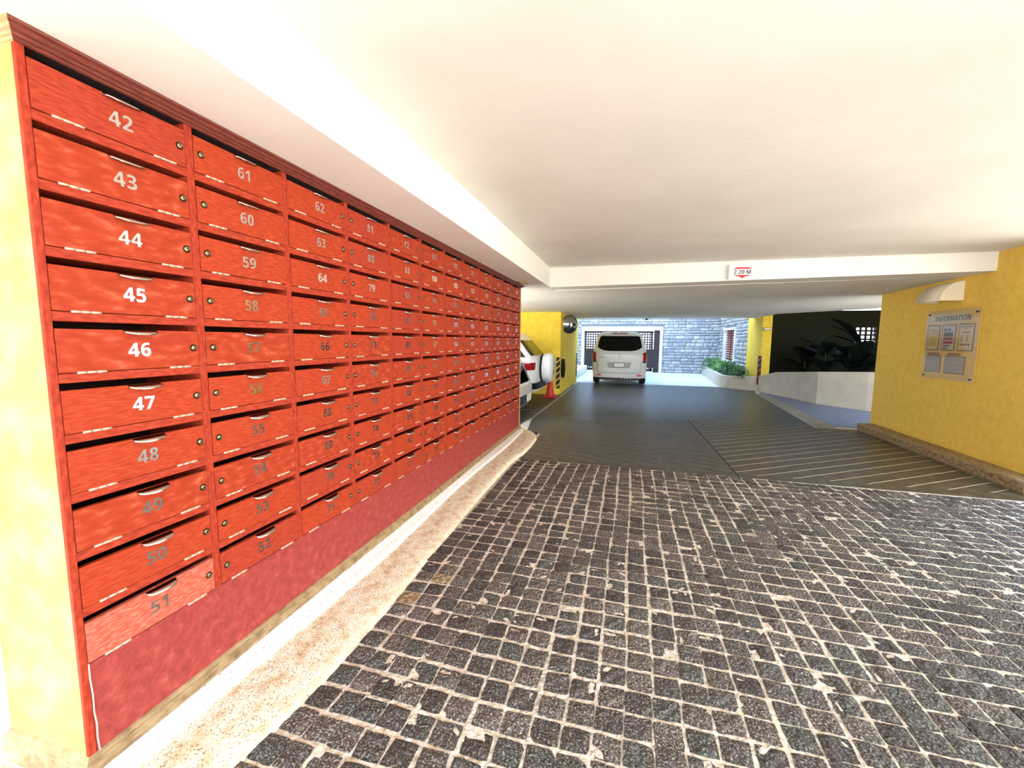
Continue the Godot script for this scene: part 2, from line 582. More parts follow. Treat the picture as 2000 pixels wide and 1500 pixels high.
func courtyard() -> void:
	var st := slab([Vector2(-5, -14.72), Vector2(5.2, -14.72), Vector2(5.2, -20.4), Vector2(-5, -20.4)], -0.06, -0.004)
	struct("floor_yard", st, M.yard, "courtyard floor, concrete coloured paler to stand in for daylight")
	# back stone wall, with the gate opening
	st = mb()
	bx(st, Vector3(-4.0, 0, -20.8), Vector3(-0.55, 4.2, -20.5))
	bx(st, Vector3(3.12, 0, -20.8), Vector3(5.8, 4.2, -20.5))
	bx(st, Vector3(-0.55, 2.1, -20.8), Vector3(3.12, 4.2, -20.5))
	var w := struct("wall_stone", st, M.stone_joint, "grey rough stone wall across the courtyard behind the van")
	stone_wall(w, Transform3D(Basis.IDENTITY, Vector3(-1.1, 0, -20.5)), 6.6, 2.75, [Rect2(0.55, -0.1, 3.67, 2.2)], 41, 300)
	st = mb()
	bx(st, Vector3(-0.55, 1.93, -20.78), Vector3(3.12, 2.1, -20.42), 0.01)
	bx(st, Vector3(-0.55, 0, -20.78), Vector3(-0.43, 1.93, -20.42), 0.01)
	bx(st, Vector3(3.0, 0, -20.78), Vector3(3.12, 1.93, -20.42), 0.01)
	struct("trim_2", st, M.white, "white painted surround of the lattice gate")
	# lattice gate
	var gate := thing("lattice_gate", "dark brown wooden lattice gate in the stone wall, mostly hidden by the van", "gate", Vector3(-0.43, 0, -20.55))
	for k in 2:
		var x0 := 0.02 + k * 1.57
		st = mb()
		bx(st, Vector3(x0, 0.04, -0.03), Vector3(x0 + 0.1, 1.9, 0.03), 0.005)
		bx(st, Vector3(x0 + 1.45, 0.04, -0.03), Vector3(x0 + 1.55, 1.9, 0.03), 0.005)
		bx(st, Vector3(x0, 1.8, -0.03), Vector3(x0 + 1.55, 1.9, 0.03), 0.005)
		bx(st, Vector3(x0, 0.04, -0.03), Vector3(x0 + 1.55, 0.16, 0.03), 0.005)
		obj("frame", st, M.lattice, gate)
		for i in 12:
			obj("slat", box(Vector3(x0 + 0.15 + i * 0.112, 0.16, 0.0), Vector3(x0 + 0.205 + i * 0.112, 1.8, 0.012)), M.lattice, gate)
		for i in 14:
			obj("slat", box(Vector3(x0 + 0.1, 0.2 + i * 0.116, -0.013), Vector3(x0 + 1.45, 0.256 + i * 0.116, -0.001)), M.lattice, gate)
	obj("post", box(Vector3(3.17, 0.0, -0.04), Vector3(3.42, 1.93, 0.05), 0.008), M.lattice, gate)
	# garden bank behind the gate
	st = box(Vector3(-2, 0, -24.2), Vector3(5, 1.0, -24.0))
	struct("wall_garden", st, M.dark_wall, "dark low wall beyond the lattice gate")
	# side stone wall with the louvred window
	st = mb()
	bx(st, Vector3(5.5, 0, -20.8), Vector3(5.8, 0.72, -15.4))
	bx(st, Vector3(5.5, 1.92, -20.8), Vector3(5.8, 4.2, -15.4))
	bx(st, Vector3(5.5, 0.72, -20.8), Vector3(5.8, 1.92, -19.4))
	bx(st, Vector3(5.5, 0.72, -17.6), Vector3(5.8, 1.92, -15.4))
	w = struct("wall_stone_side", st, M.stone_joint, "grey rough stone side wall of the courtyard with a louvred window")
	stone_wall(w, Transform3D(Basis(Vector3.BACK, Vector3.UP, Vector3.LEFT), Vector3(5.5, 0, -20.45)), 5.05, 2.6, [Rect2(1.0, 0.68, 1.9, 1.28)], 43, 300)
	st = mb()
	bx(st, Vector3(5.4, 1.9, -19.46), Vector3(5.75, 1.99, -17.54), 0.008)
	bx(st, Vector3(5.4, 0.64, -19.46), Vector3(5.75, 0.72, -17.54), 0.008)
	bx(st, Vector3(5.44, 0.72, -19.46), Vector3(5.75, 1.9, -19.36), 0.008)
	bx(st, Vector3(5.44, 0.72, -17.64), Vector3(5.75, 1.9, -17.54), 0.008)
	var win := struct("window_1", st, M.white, "white framed window with reddish brown louvres in the stone side wall")
	for i in 13:
		var s := mb()
		bx(s, Vector3(-0.055, -0.006, -0.85), Vector3(0.055, 0.006, 0.85), 0.0, Transform3D(Basis(Vector3.BACK, -0.7), Vector3(5.56, 0.77 + i * 0.091, -18.5)))
		obj("louvre", s, M.louvre, win)
	obj("mullion", box(Vector3(5.5, 0.72, -18.53), Vector3(5.54, 1.9, -18.47)), M.louvre, win)
	# left side of the yard, raised far up to shade it from sun
	st = box(Vector3(-4.6, 0, -34.0), Vector3(-4.0, 26.0, -14.95))
	struct("wall_yard", st, M.white, "white left courtyard wall, made very tall to keep the sun off")
	st = box(Vector3(-0.9, 0, -20.4), Vector3(-0.25, 0.28, -15.6), 0.02)
	struct("kerb_yard", st, M.white, "white raised kerb along the left side of the courtyard")
	# yellow corner block right of the planter
	st = box(Vector3(5.36, 0, -15.4), Vector3(5.62, 2.9, -13.88), 0.01)
	struct("wall_corner", st, M.yellow_far, "yellow corner wall between the planter and the dark opening")
	# low white wall, curved at the planter
	var line := [Vector2(4.84, -20.45), Vector2(4.68, -18.0), Vector2(4.55, -16.0), Vector2(4.5, -15.2), Vector2(4.52, -14.85), Vector2(4.62, -14.55), Vector2(4.8, -14.3), Vector2(5.05, -14.08), Vector2(5.34, -13.86), Vector2(5.58, -13.2), Vector2(5.95, -11.46), Vector2(6.55, -10.6), Vector2(7.6, -9.4)]
	var tops := [0.386, 0.385, 0.38, 0.38, 0.38, 0.385, 0.39, 0.41, 0.44, 0.62, 0.76, 0.83, 0.92]
	for part in [[0, 4, "straight low white wall along the planter bushes"], [3, 9, "low white wall that curves round the near end of the planter"], [8, 13, "low white wall along the ramp below the dark opening"]]:
		st = mb()
		var rings := []
		for i in range(part[0], part[1]):
			var d: Vector2 = (line[mini(i + 1, line.size() - 1)] - line[maxi(i - 1, 0)]).normalized()
			var n := Vector2(-d.y, d.x) * 0.13
			if n.x < 0: n = -n
			var a: Vector2 = line[i]
			rings.append([Vector3(a.x, -0.05, a.y), Vector3(a.x, tops[i] - 0.012, a.y), Vector3(a.x + n.x * 0.1, tops[i], a.y + n.y * 0.1), Vector3(a.x + n.x * 0.9, tops[i], a.y + n.y * 0.9), Vector3(a.x + n.x, tops[i] - 0.012, a.y + n.y), Vector3(a.x + n.x, -0.05, a.y + n.y)])
		ring_tube(st, rings)
		struct("wall_low", st, M.white_low, part[2])
	st = slab([Vector2(4.9, -20.4), Vector2(5.5, -20.4), Vector2(5.4, -14.1), Vector2(4.7, -14.8)], 0.0, 0.3)
	struct("planter_soil", st, M.soil, "soil in the curved white planter")
	# dark planted recess behind the low wall
	st = mb()
	bx(st, Vector3(5.62, 0, -15.8), Vector3(8.36, 2.44, -15.5))
	bx(st, Vector3(8.36, 0, -15.8), Vector3(9.7, 1.4, -15.5))
	bx(st, Vector3(8.36, 1.94, -15.8), Vector3(9.7, 2.44, -15.5))
	bx(st, Vector3(8.98, 1.4, -15.8), Vector3(9.7, 1.94, -15.5))
	bx(st, Vector3(9.5, 0, -15.5), Vector3(9.7, 2.9, -9.0))
	var rec := struct("wall_recess", st, M.dark_wall, "back wall of the planted recess, its shade coloured in as dark olive")
	st = slab([Vector2(5.4, -12.55), Vector2(6.72, -10.95), Vector2(7.05, -10.35), Vector2(9.7, -9.0), Vector2(9.7, -15.8), Vector2(5.4, -15.8)], 2.66, 2.9)  # unseen, set low so that little daylight reaches the recess
	struct("ceiling_recess", st, M.dark_wall, "near-black ceiling shaped to shut daylight out of the planted recess")
	st = slab([Vector2(5.7, -13.3), Vector2(6.1, -11.5), Vector2(6.7, -10.65), Vector2(9.5, -9.2), Vector2(9.5, -15.5), Vector2(5.65, -15.5)], 0.0, 0.35)
	struct("bed_soil", st, M.soil, "soil of the dark planted recess")
	var lat := obj("lattice", box(Vector3(8.36, 1.91, -15.6), Vector3(8.98, 1.94, -15.53)), M.lattice, rec)
	for i in 5:
		obj("slat", box(Vector3(8.36 + i * 0.145, 1.4, -15.58), Vector3(8.415 + i * 0.145, 1.91, -15.55)), M.lattice, lat)
	for i in 4:
		obj("slat", box(Vector3(8.36, 1.4 + i * 0.13, -15.548), Vector3(8.98, 1.455 + i * 0.13, -15.53)), M.lattice, lat)


func driveway() -> void:
	var base := slab([Vector2(-6.4, -4.9), Vector2(0.3, -6.6), Vector2(0.35, -4.86), Vector2(7.3, -4.95), Vector2(12, -9.0), Vector2(12, -9.6), Vector2(5.3, -13.95), Vector2(4.5, -14.72), Vector2(-0.1, -14.72), Vector2(-0.1, -11.05), Vector2(-6.4, -11.05)], -0.05, -0.0015)
	var d := struct("driveway", base, M.groove, "dark concrete driveway with pale chevron grooves beyond the cobbles")
	# chevron slabs between pale grooves
	var zones := [[PackedVector2Array([Vector2(0.36, -5.06), Vector2(2.80, -5.0), Vector2(2.72, -8.3), Vector2(0.36, -7.6)]), -26.0, M.drive_warm], [PackedVector2Array([Vector2(2.825, -5.0), Vector2(5.34, -5.1), Vector2(5.34, -8.2), Vector2(4.75, -8.2), Vector2(2.735, -8.3)]), 34.0, M.drive_warm]]
	for z in zones:
		var ang := deg_to_rad(z[1])
		var along := Vector2(cos(ang), -sin(ang))
		var across := Vector2(sin(ang), cos(ang))
		var org: Vector2 = Vector2(2.81, -5.08)
		for k in range(-26, 30):
			var gap := 0.014 if z[1] > 0 else 0.009
			var a := org + across * (k * 0.18 + gap / 2)
			var b := org + across * ((k + 1) * 0.18 - gap / 2)
			var strip := PackedVector2Array([a - along * 8, a + along * 8, b + along * 8, b - along * 8])
			for piece in Geometry2D.intersect_polygons(z[0], strip):
				var st := mb()
				prism(st, piece, flat(-0.02), flat(rng.randf_range(-0.0004, 0.0004)))
				obj("groove_slab", st, z[2], d)
	# plain border next to the cobbles and the smooth panels further on
	var panels := [
		[[Vector2(0.36, -4.895), Vector2(2.81, -4.895), Vector2(2.80, -4.995), Vector2(0.36, -5.055)], M.drive_warm],
		[[Vector2(2.83, -4.895), Vector2(5.6, -4.9), Vector2(5.6, -5.12), Vector2(2.825, -4.995)], M.drive_warm],
		[[Vector2(0.36, -7.6), Vector2(2.72, -8.3), Vector2(2.60, -14.7), Vector2(-0.02, -14.7), Vector2(0.0, -11.0), Vector2(-0.05, -7.5), Vector2(0.1, -6.5), Vector2(0.36, -6.3)], M.drive],
		[[Vector2(2.72, -8.3), Vector2(4.74, -8.2), Vector2(5.12, -13.2), Vector2(5.3, -13.9), Vector2(4.5, -14.7), Vector2(2.60, -14.7)], M.drive],
		[[Vector2(-0.16, -7.0), Vector2(-0.07, -7.5), Vector2(-0.04, -11.0), Vector2(-6.3, -11.0), Vector2(-6.3, -6.6), Vector2(-0.2, -6.6)], M.drive],
	]
	for p in panels:
		obj("concrete_panel", slab(p[0], -0.02, 0.0), p[1], d)
	obj("joint", slab([Vector2(2.722, -8.3), Vector2(2.737, -8.3), Vector2(2.826, -4.86), Vector2(2.806, -4.86)], -0.01, 0.0005), M.joint, d)
	for l in [[Vector2(-0.13, -6.9), Vector2(-0.07, -13.9), 0.05], [Vector2(-2.6, -8.3), Vector2(-0.14, -8.5), 0.06], [Vector2(0.27, -6.5), Vector2(0.32, -7.9), 0.014]]:
		var n: Vector2 = (l[1] - l[0]).normalized().orthogonal() * l[2] / 2
		obj("painted_line", slab([l[0] - n, l[1] - n, l[1] + n, l[0] + n], -0.002, 0.003), M.line, d)
	obj("drain_strip", slab([Vector2(5.13, -13.17), Vector2(4.77, -8.18), Vector2(5.08, -8.3), Vector2(5.33, -13.47)], -0.02, 0.004), M.drain, d)
	obj("ramp_paving", slab([Vector2(5.36, -13.7), Vector2(5.1, -8.36), Vector2(11.9, -8.4), Vector2(11.9, -9.4), Vector2(7.5, -9.4), Vector2(6.5, -10.7), Vector2(5.95, -11.5)], -0.02, 0.001), M.skylit_tile, d)


func sett_shape(r: RandomNumberGenerator) -> ArrayMesh:
	# one rough cleft sett, 1 x 1 across, top near y = 0
	var st := mb(false)
	var n := 4
	var tp := []
	var tilt := Vector2(r.randf_range(-0.004, 0.004), r.randf_range(-0.004, 0.004))
	var skew := Vector2(r.randf_range(-0.05, 0.05), r.randf_range(-0.05, 0.05))
	var cleft := r.randf_range(0, PI)
	var cut := r.randf_range(-0.3, 0.3)
	var rise := r.randf_range(0.001, 0.009)
	for j in n + 1:
		var row := []
		for i in n + 1:
			var edge := i in [0, n] or j in [0, n]
			var corner := i in [0, n] and j in [0, n]
			var p := Vector3(float(i) / n - 0.5, 0, float(j) / n - 0.5)
			p.y = tilt.x * p.x * 2 + tilt.y * p.z * 2 + r.randf_range(-0.0042, 0.0042)
			var along: float = p.x * cos(cleft) + p.z * sin(cleft) - cut
			p.y += rise * (smoothstep(-0.05, 0.05, along) - 0.3)
			if not edge:
				p.x += r.randf_range(-0.06, 0.06)
				p.z += r.randf_range(-0.06, 0.06)
				p.y += 0.003
			else:
				p.y = p.y * 0.3 - r.randf_range(0.0, 0.0012)
				p.x += r.randf_range(-0.025, 0.02) * signf(p.x) if i in [0, n] else 0.0
				p.z += r.randf_range(-0.025, 0.02) * signf(p.z) if j in [0, n] else 0.0
			if corner:
				p.y -= r.randf_range(0.0, 0.001)
				p.x *= 0.97
				p.z *= 0.97
			p.x += skew.x * p.z
			p.z += skew.y * p.x
			row.append(p)
		tp.append(row)
	for j in n:
		for i in n:
			quad(st, tp[j][i], tp[j][i + 1], tp[j + 1][i + 1], tp[j + 1][i], Vector3.UP)
	var rim := []
	for i in n + 1: rim.append(tp[0][i])
	for j in range(1, n + 1): rim.append(tp[j][n])
	for i in range(n - 1, -1, -1): rim.append(tp[n][i])
	for j in range(n - 1, 0, -1): rim.append(tp[j][0])
	for i in rim.size():
		var a: Vector3 = rim[i]
		var b: Vector3 = rim[(i + 1) % rim.size()]
		quad(st, a, b, Vector3(b.x * 1.03, -0.03, b.z * 1.03), Vector3(a.x * 1.03, -0.03, a.z * 1.03), Vector3(a.x + b.x, 0.5, a.z + b.z))
	return done(st)


func kerb_x(z: float) -> float:
	# outer edge of the pebble kerb
	var c := Curve2D.new()
	var k := [Vector2(1.3, 0.39), Vector2(-1.0, 0.39), Vector2(-1.35, 0.43), Vector2(-1.9, 0.425), Vector2(-2.45, 0.395), Vector2(-3.0, 0.375), Vector2(-3.7, 0.35), Vector2(-4.7, 0.34), Vector2(-5.06, 0.39), Vector2(-5.55, 0.4), Vector2(-5.98, 0.375), Vector2(-6.23, 0.282), Vector2(-6.44, 0.11)]
	for i in k.size() - 1:
		if z <= k[i].x and z >= k[i + 1].x:
			return lerpf(k[i].y, k[i + 1].y, (k[i].x - z) / (k[i].x - k[i + 1].x))
	return 0.1


func cobbles() -> void:
	var r := RandomNumberGenerator.new()
	r.seed = 11
	# bed of mortar between the setts, a little uneven
	var st := mb(true)
	var n := FastNoiseLite.new()
	n.seed = 3
	n.frequency = 3.0
	var nx := 150
	var nz := 130
	for j in nz:
		for i in nx:
			var p := []
			for q in [[0, 0], [1, 0], [1, 1], [0, 1]]:
				var x: float = 0.2 + (i + q[0]) * 6.6 / nx
				var z: float = -4.92 + (j + q[1]) * 6.2 / nz
				p.append(Vector3(x, -0.0031 + n.get_noise_2d(x, z) * 0.0034, z))
			quad(st, p[0], p[1], p[2], p[3], Vector3.UP)
	var floor_node := struct("floor", st, M.mortar, "floor of dark grey stone setts in pale mortar")
	var shapes := []
	for k in 14:
		shapes.append(sett_shape(r))
	var spots := []
	var pitch := 0.1142
	for j in range(0, 54):
		for i in range(0, 60):
			var u := i * pitch
			var z0 := -4.84 + j * pitch
			var z := z0 + 0.035 * (u - 1.5) * 0.35 + 0.012 * sin(u * 2.3 + j * 0.4) + r.randf_range(-0.004, 0.004)
			var x := kerb_x(clampf(z, -6.4, 1.2)) * clampf(1.0 - u / 1.2, 0, 1) + 0.40 * clampf(u / 1.2, 0, 1) + 0.06 + u - 0.014 * (z + 2.5) + 0.008 * sin(z * 3.1 + i * 0.7) + r.randf_range(-0.004, 0.004)
			if z < -4.9 or x > 6.75 or z > 1.25:
				r.randf()
				continue
			var size := Vector3(pitch - r.randf_range(0.009, 0.015), 1.0, pitch - r.randf_range(0.012, 0.018))
			var b := Basis(Vector3.UP, r.randf_range(-0.035, 0.035) + PI / 2 * (r.randi() % 4)).scaled_local(Vector3.ONE)
			b = Basis.from_scale(size) * b
			var at := Vector3(x, r.randf_range(-0.001, 0.0015), z)
			var v := at - EYE
			var depth := v.dot(FORWARD)
			var px := 1000.0 + FOCAL * v.dot(RIGHT) / maxf(depth, 0.01)
			var py := 750.0 - FOCAL * v.dot(UPV) / maxf(depth, 0.01)
			var seen := depth > 0.3 and px > -40 and px < 2040 and py < 1540
			spots.append({"tf": Transform3D(b, at), "d": v.length() if seen else 100.0 + v.length(), "shape": r.randi() % 14, "tone": r.randi() % 6})
	# setts on the other side of the wall end
	for j in 7:
		for i in 5:
			spots.append({"tf": Transform3D(Basis.from_scale(Vector3(0.1, 1, 0.1)), Vector3(-0.08 - i * pitch, -0.002, -0.70 + j * pitch)), "d": 1.0 if i < 4 and j < 2 else 150.0, "shape": r.randi() % 14, "tone": r.randi() % 6})
	spots.sort_custom(func(a, b): return a.d < b.d)
	for s in spots:
		for q in [Vector2(0.44, -1.96), Vector2(0.545, -2.2)]:
			if absf(s.tf.origin.x - q.x) < 0.055 and absf(s.tf.origin.z - q.y) < 0.056:
				s.tone = 6
	var rest := []
	for t in 7:
		rest.append(mb(true))
	for i in spots.size():
		var s = spots[i]
		if i < 290 or s.tone == 6:
			put("cobblestone", shapes[s.shape], M.sett_brown if s.tone == 6 else M.setts[s.tone], floor_node, s.tf)
		else:
			rest[s.tone].append_from(shapes[s.shape], 0, s.tf)
	var far := ArrayMesh.new()
	for t in 6:
		rest[t].set_material(M.setts[t])
		rest[t].commit(far)
	var o := put("cobblestones", far, null, floor_node)
	o.set_meta("kind", "stuff")
	# mortar under the setts beside the wall end
	st = slab([Vector2(-2.0, 1.2), Vector2(0.22, 1.2), Vector2(0.22, -0.8), Vector2(-2.0, -0.8)], -0.05, -0.009)
	struct("floor_mortar", st, M.mortar, "pale mortar round the setts at the near end of the mailbox wall")


func kerb() -> void:
	# washed pebble kerb, rounded at the far end
	var st := mb(true)
	var rings := []
	for i in 64:
		var z := 1.2 - i * 7.62 / 63.0
		var w := kerb_x(z)
		var h := 0.012 + 0.03 * smoothstep(-3.0, -5.2, z)
		rings.append([Vector3(-0.02, -0.05, z), Vector3(-0.02, h - 0.01, z), Vector3(0.07, h - 0.006, z), Vector3(w * 0.6 + 0.03, h + 0.001, z), Vector3(w - 0.035, h - 0.001, z), Vector3(w - 0.012, h - 0.008, z), Vector3(w, -0.004, z), Vector3(w, -0.05, z)])
	ring_tube(st, rings)
	struct("kerb", st, M.terrazzo, "cream pebble terrazzo kerb along the foot of the mailbox wall")
	st = mb(true)
	rings = []
	for i in 40:
		var z := 0.2 - i * 6.6 / 39.0
		var h := 0.012 + 0.03 * smoothstep(-3.0, -5.2, z)
		var e := 0.1 + 0.02 * sin(z * 2.1)
		rings.append([Vector3(0.0, 0.02, z), Vector3(0.0, 0.058 + h * 0.3, z), Vector3(0.03, 0.04 + h * 0.5, z), Vector3(e * 0.7, h + 0.013, z), Vector3(e, h + 0.007, z), Vector3(e, 0.0, z)])
	ring_tube(st, rings)
	struct("kerb_cove", st, M.terrazzo_white, "whitish coved strip where the kerb meets the skirting")


# ---------------------------------------------------------------- mailboxes

const S0 := 0.8275
const PITCH := 0.46
const ROW := 0.18471
const TOP := 2.0714
const GAP := 0.0288


func mailboxes() -> void:
	var font := SystemFont.new()
	font.font_names = PackedStringArray(["Droid Sans"])
	font.font_weight = 700
	var digits := []
	for k in 10:
		var t := TextMesh.new()
		t.text = str(k)
		t.font = font
		t.font_size = 64
		t.pixel_size = 0.00098
		t.depth = 0.004
		t.curve_step = 1.0
		digits.append(t)
	# handle: a bowed lip at the top edge of the door
	var st := mb(true)
	var rows := []
	for i in 13:
		var a := PI * i / 12.0
		var z := 0.052 * cos(a)
		var reach := 0.004 + 0.024 * pow(sin(a), 0.6)
		var droop := -0.004 - 0.006 * sin(a)
		rows.append([Vector3(0.0, 0.0035, z), Vector3(reach * 0.7, 0.001 + droop * 0.4, z), Vector3(reach, droop, z), Vector3(reach - 0.002, droop - 0.003, z), Vector3(reach * 0.65, droop * 0.4 - 0.003, z), Vector3(0.0, -0.001, z)])
	ring_tube(st, rows)
	var handle := done(st)
	# hinge: barrel with three knuckles
	st = mb(true)
	var prof := []
	for k in 3:
		var y := -0.038 + k * 0.0256
		prof.append_array([Vector2(0.0032, y), Vector2(0.0042, y + 0.001), Vector2(0.0042, y + 0.0236), Vector2(0.0032, y + 0.0246)])
	lathe(st, prof, 8, Transform3D(Basis(Vector3.RIGHT, PI / 2), Vector3.ZERO))
	var hinge := done(st)
	# lock: bezel ring with a domed plug
	var ax := Transform3D(Basis(Vector3.BACK, -PI / 2), Vector3.ZERO)
	st = mb(true)
	lathe(st, [Vector2(0.0135, -0.002), Vector2(0.0135, 0.003), Vector2(0.0115, 0.005), Vector2(0.0095, 0.0045), Vector2(0.0092, 0.001)], 20, ax)
	var bezel := done(st)
	st = mb(true)
	lathe(st, [Vector2(0.0093, -0.001), Vector2(0.0092, 0.0035), Vector2(0.008, 0.0048), Vector2(0.004, 0.0052), Vector2(0.0005, 0.0053)], 18, ax)
	var plug := done(st)
	st = mb()
	bx(st, Vector3(0.005, -0.0035, -0.0012), Vector3(0.0058, 0.0035, 0.0012))
	var slot := done(st)
	var door_w := PITCH - GAP - 0.004
	var door_h := 0.134
	st = mb()
	bx(st, Vector3(-0.018, 0.002, -door_w / 2), Vector3(0.0005, door_h, door_w / 2), 0.0012)
	var door_mesh := done(st)
	st = mb()
	bx(st, Vector3(-0.3, TOP - ROW * 9 - 0.02, -GAP / 2), Vector3(-0.001, 2.236, GAP / 2), 0.0015)
	var stile := done(st)
	st = mb()
	bx(st, Vector3(-0.3, -0.0286, -(PITCH - GAP) / 2), Vector3(-0.0015, 0.0, (PITCH - GAP) / 2), 0.0012)
	var shelf := done(st)
	for unit in 2:
		var cab := thing("mailbox_cabinet", ["red wooden mailbox cabinet nearest the camera, six columns numbered 42 to 101", "far half of the red mailbox wall, six narrow-looking columns beyond the plinth seam"][unit], "mailboxes", Vector3(0, 0, -S0 - unit * 6 * PITCH), 0.0, "red mailbox cabinets")
		var len := 6 * PITCH
		st = mb()
		bx(st, Vector3(-0.36, 0.3, -len + 0.016), Vector3(-0.30, 2.23, 0.0 - 0.014))
		obj("back_panel", st, M.inside, cab)
		obj("top_board", box(Vector3(-0.3, 2.231, -len + 0.016), Vector3(-0.002, 2.25, -0.0145)), M.inside, cab)
		st = mb()
		bx(st, Vector3(-0.3, 0.06, -len + (0.016 if unit == 0 else 0.0015)), Vector3(0.0, TOP - ROW * 9 - 0.001, -0.016 if unit == 0 else 0.0135), 0.001)
		obj("plinth", st, M.red_plaster, cab).set_meta("label", "plain red painted plinth below the doors")
		if unit == 0:
			var e := mb()
			bx(e, Vector3(-0.012, 0.06, -0.0145), Vector3(0.0012, 2.236, 0.006), 0.0015)
			obj("end_stile", e, M.stile, cab)
			# bare edge where the paint has come off
			var cpath := [Vector3(0.001, 0.41, -0.016), Vector3(0.0012, 0.36, -0.0155), Vector3(0.0012, 0.3, -0.0185), Vector3(0.0012, 0.24, -0.0175), Vector3(0.0012, 0.2, -0.021), Vector3(0.0012, 0.15, -0.0195), Vector3(0.0012, 0.1, -0.0225)]
			var cs := mb(true)
			tube(cs, cpath, 0.0022, 6)
			obj("bare_edge", cs, M.chip, cab)
		for c in range(1 if unit == 0 else 0, 7 if unit == 1 else 6):
			put("stile", stile, M.stile, cab, Transform3D(Basis.IDENTITY, Vector3(0.0003 * (c % 2), 0, -c * PITCH)))
		for c in 6:
			var zc := -(c + 0.5) * PITCH
			var col := unit * 6 + c
			for r in 10:
				var y0 := TOP - r * ROW
				if r < 9:
					put("shelf", shelf, M.rail, cab, Transform3D(Basis.IDENTITY, Vector3(0, y0, zc)))
				var number := 42 + 10 * col + (r if col % 2 == 0 else 9 - r)
				var pick := rng.randi() % 7
				var dm: Material = M.wood if pick < 4 else M.wood_b if pick < 6 else M.wood_c
				if number == 51:
					dm = M.wood_pale
				var door := put("mailbox_door", door_mesh, dm, cab, Transform3D(Basis(Vector3.BACK, rng.randf_range(-0.006, 0.006)), Vector3(rng.randf_range(-0.0008, 0.0008), y0, zc)))
				door.set_meta("label", "red wooden mailbox door with the metal number %d" % number)
				put("handle", handle, M.nickel, door, Transform3D(Basis.IDENTITY, Vector3(0.0, door_h - 0.003, -0.012)))
				for h in [0.133, -0.138]:
					put("hinge", hinge, M.hinge, door, Transform3D(Basis.IDENTITY, Vector3(0.0015, 0.001, h)))
				var side := -0.192 if col % 2 == 0 else 0.187
				var lk := put("lock", bezel, M.bezel, door, Transform3D(Basis.IDENTITY, Vector3(0.0, 0.0715, side)))
				put("lock_plug", plug, M.brass, door, Transform3D(Basis.IDENTITY, Vector3(0.0, 0.0715, side)))
				put("keyhole", slot, M.key, door, Transform3D(Basis(Vector3.RIGHT, rng.randf_range(-0.5, 0.5)), Vector3(0.0, 0.0715, side)))
				var txt := str(number)
				var stepz := 0.0365 if txt.length() == 2 else 0.0335
				for k in txt.length():
					var off := (k - (txt.length() - 1) / 2.0) * stepz
					put("digit", digits[int(txt[k])], M.chrome, door, Transform3D(Basis(Vector3.UP, PI / 2) * Basis(Vector3.BACK, rng.randf_range(-0.05, 0.05)), Vector3(0.0022, 0.067, -0.004 - off)))
	# dark moulded cornice with a short return
	var shape := [Vector2(0.0, 2.229), Vector2(0.008, 2.231), Vector2(0.012, 2.2365), Vector2(0.02, 2.238), Vector2(0.024, 2.244), Vector2(0.034, 2.247), Vector2(0.04, 2.255), Vector2(0.052, 2.258), Vector2(0.055, 2.266), Vector2(-0.02, 2.266)]
	st = mb()
	var rings := []
	for z in [-0.8215, -6.375]:
		var ring := []
		for p in shape:
			var q: float = maxf(p.x, 0.0)
			ring.append(Vector3(p.x, p.y, z + (q * 0.65 if z > -1.0 else -q)))
		rings.append(ring)
	ring_tube(st, rings)
	var corn := struct("trim_3", st, M.cornice, "dark reddish brown wooden cornice along the top of the mailboxes")
	st = mb()
	rings = []
	for x in [0.0, -0.40]:
		var ring := []
		for p in shape:
			var q: float = maxf(p.x, 0.0)
			ring.append(Vector3(x + (q if x > -0.1 else 0.0), p.y, -0.8215 + (q * 0.65 if p.x >= 0.0 else -0.01)))
		rings.append(ring)
	ring_tube(st, rings)
	obj("cornice_return", st, M.skirting_pale, corn)
	# skirting at the foot of the wall, and its return round the near end
	var sk := [Vector2(-0.01, 0.0), Vector2(0.020, 0.0), Vector2(0.020, 0.076), Vector2(0.0165, 0.08), Vector2(0.0165, 0.088), Vector2(0.011, 0.092), Vector2(0.008, 0.1), Vector2(0.001, 0.106), Vector2(-0.01, 0.106)]
	var lengths := [[-0.8215, -2.9], [-2.906, -4.7], [-4.706, -6.39]]
	var first: Node3D = null
	for l in lengths:
		st = mb()
		rings = []
		for z in l:
			var ring := []
			for p in sk:
				ring.append(Vector3(p.x, p.y, z + (maxf(p.x, 0.0) if z > -0.9 else 0.0)))
			rings.append(ring)
		ring_tube(st, rings)
		if first == null:
			first = struct("baseboard_left", st, M.skirting, "moulded taupe skirting below the red plinth of the mailbox wall")
		else:
			obj("skirting_length", st, M.skirting, first)
	st = mb()
	rings = []
	for x in [0.0, -0.40]:
		var ring := []
		for p in sk:
			ring.append(Vector3(x + (maxf(p.x, 0.0) if x > -0.1 else 0.0), p.y, -0.8215 + p.x))
		rings.append(ring)
	ring_tube(st, rings)
	struct("baseboard_near", st, M.skirting_pale, "pale moulded skirting round the yellow end of the mailbox wall")
	# fittings at the far end
	st = mb(true)
	lathe(st, [Vector2(0.012, 0.0), Vector2(0.012, 0.01), Vector2(0.02, 0.016), Vector2(0.024, 0.028), Vector2(0.02, 0.042), Vector2(0.008, 0.05), Vector2(0.001, 0.051)], 16, Transform3D(Basis(Vector3.BACK, -PI / 2), Vector3(0.0, 1.96, -6.388)))
	tag(obj("door_stop", st, M.sign_white), "small round white knob on the far end of the mailbox wall", "knob")
	var vent := thing("ceiling_vent", "small grey grille under the soffit at the far end of the mailboxes", "vent", Vector3(0.13, 2.265, -5.95))
	st = mb()
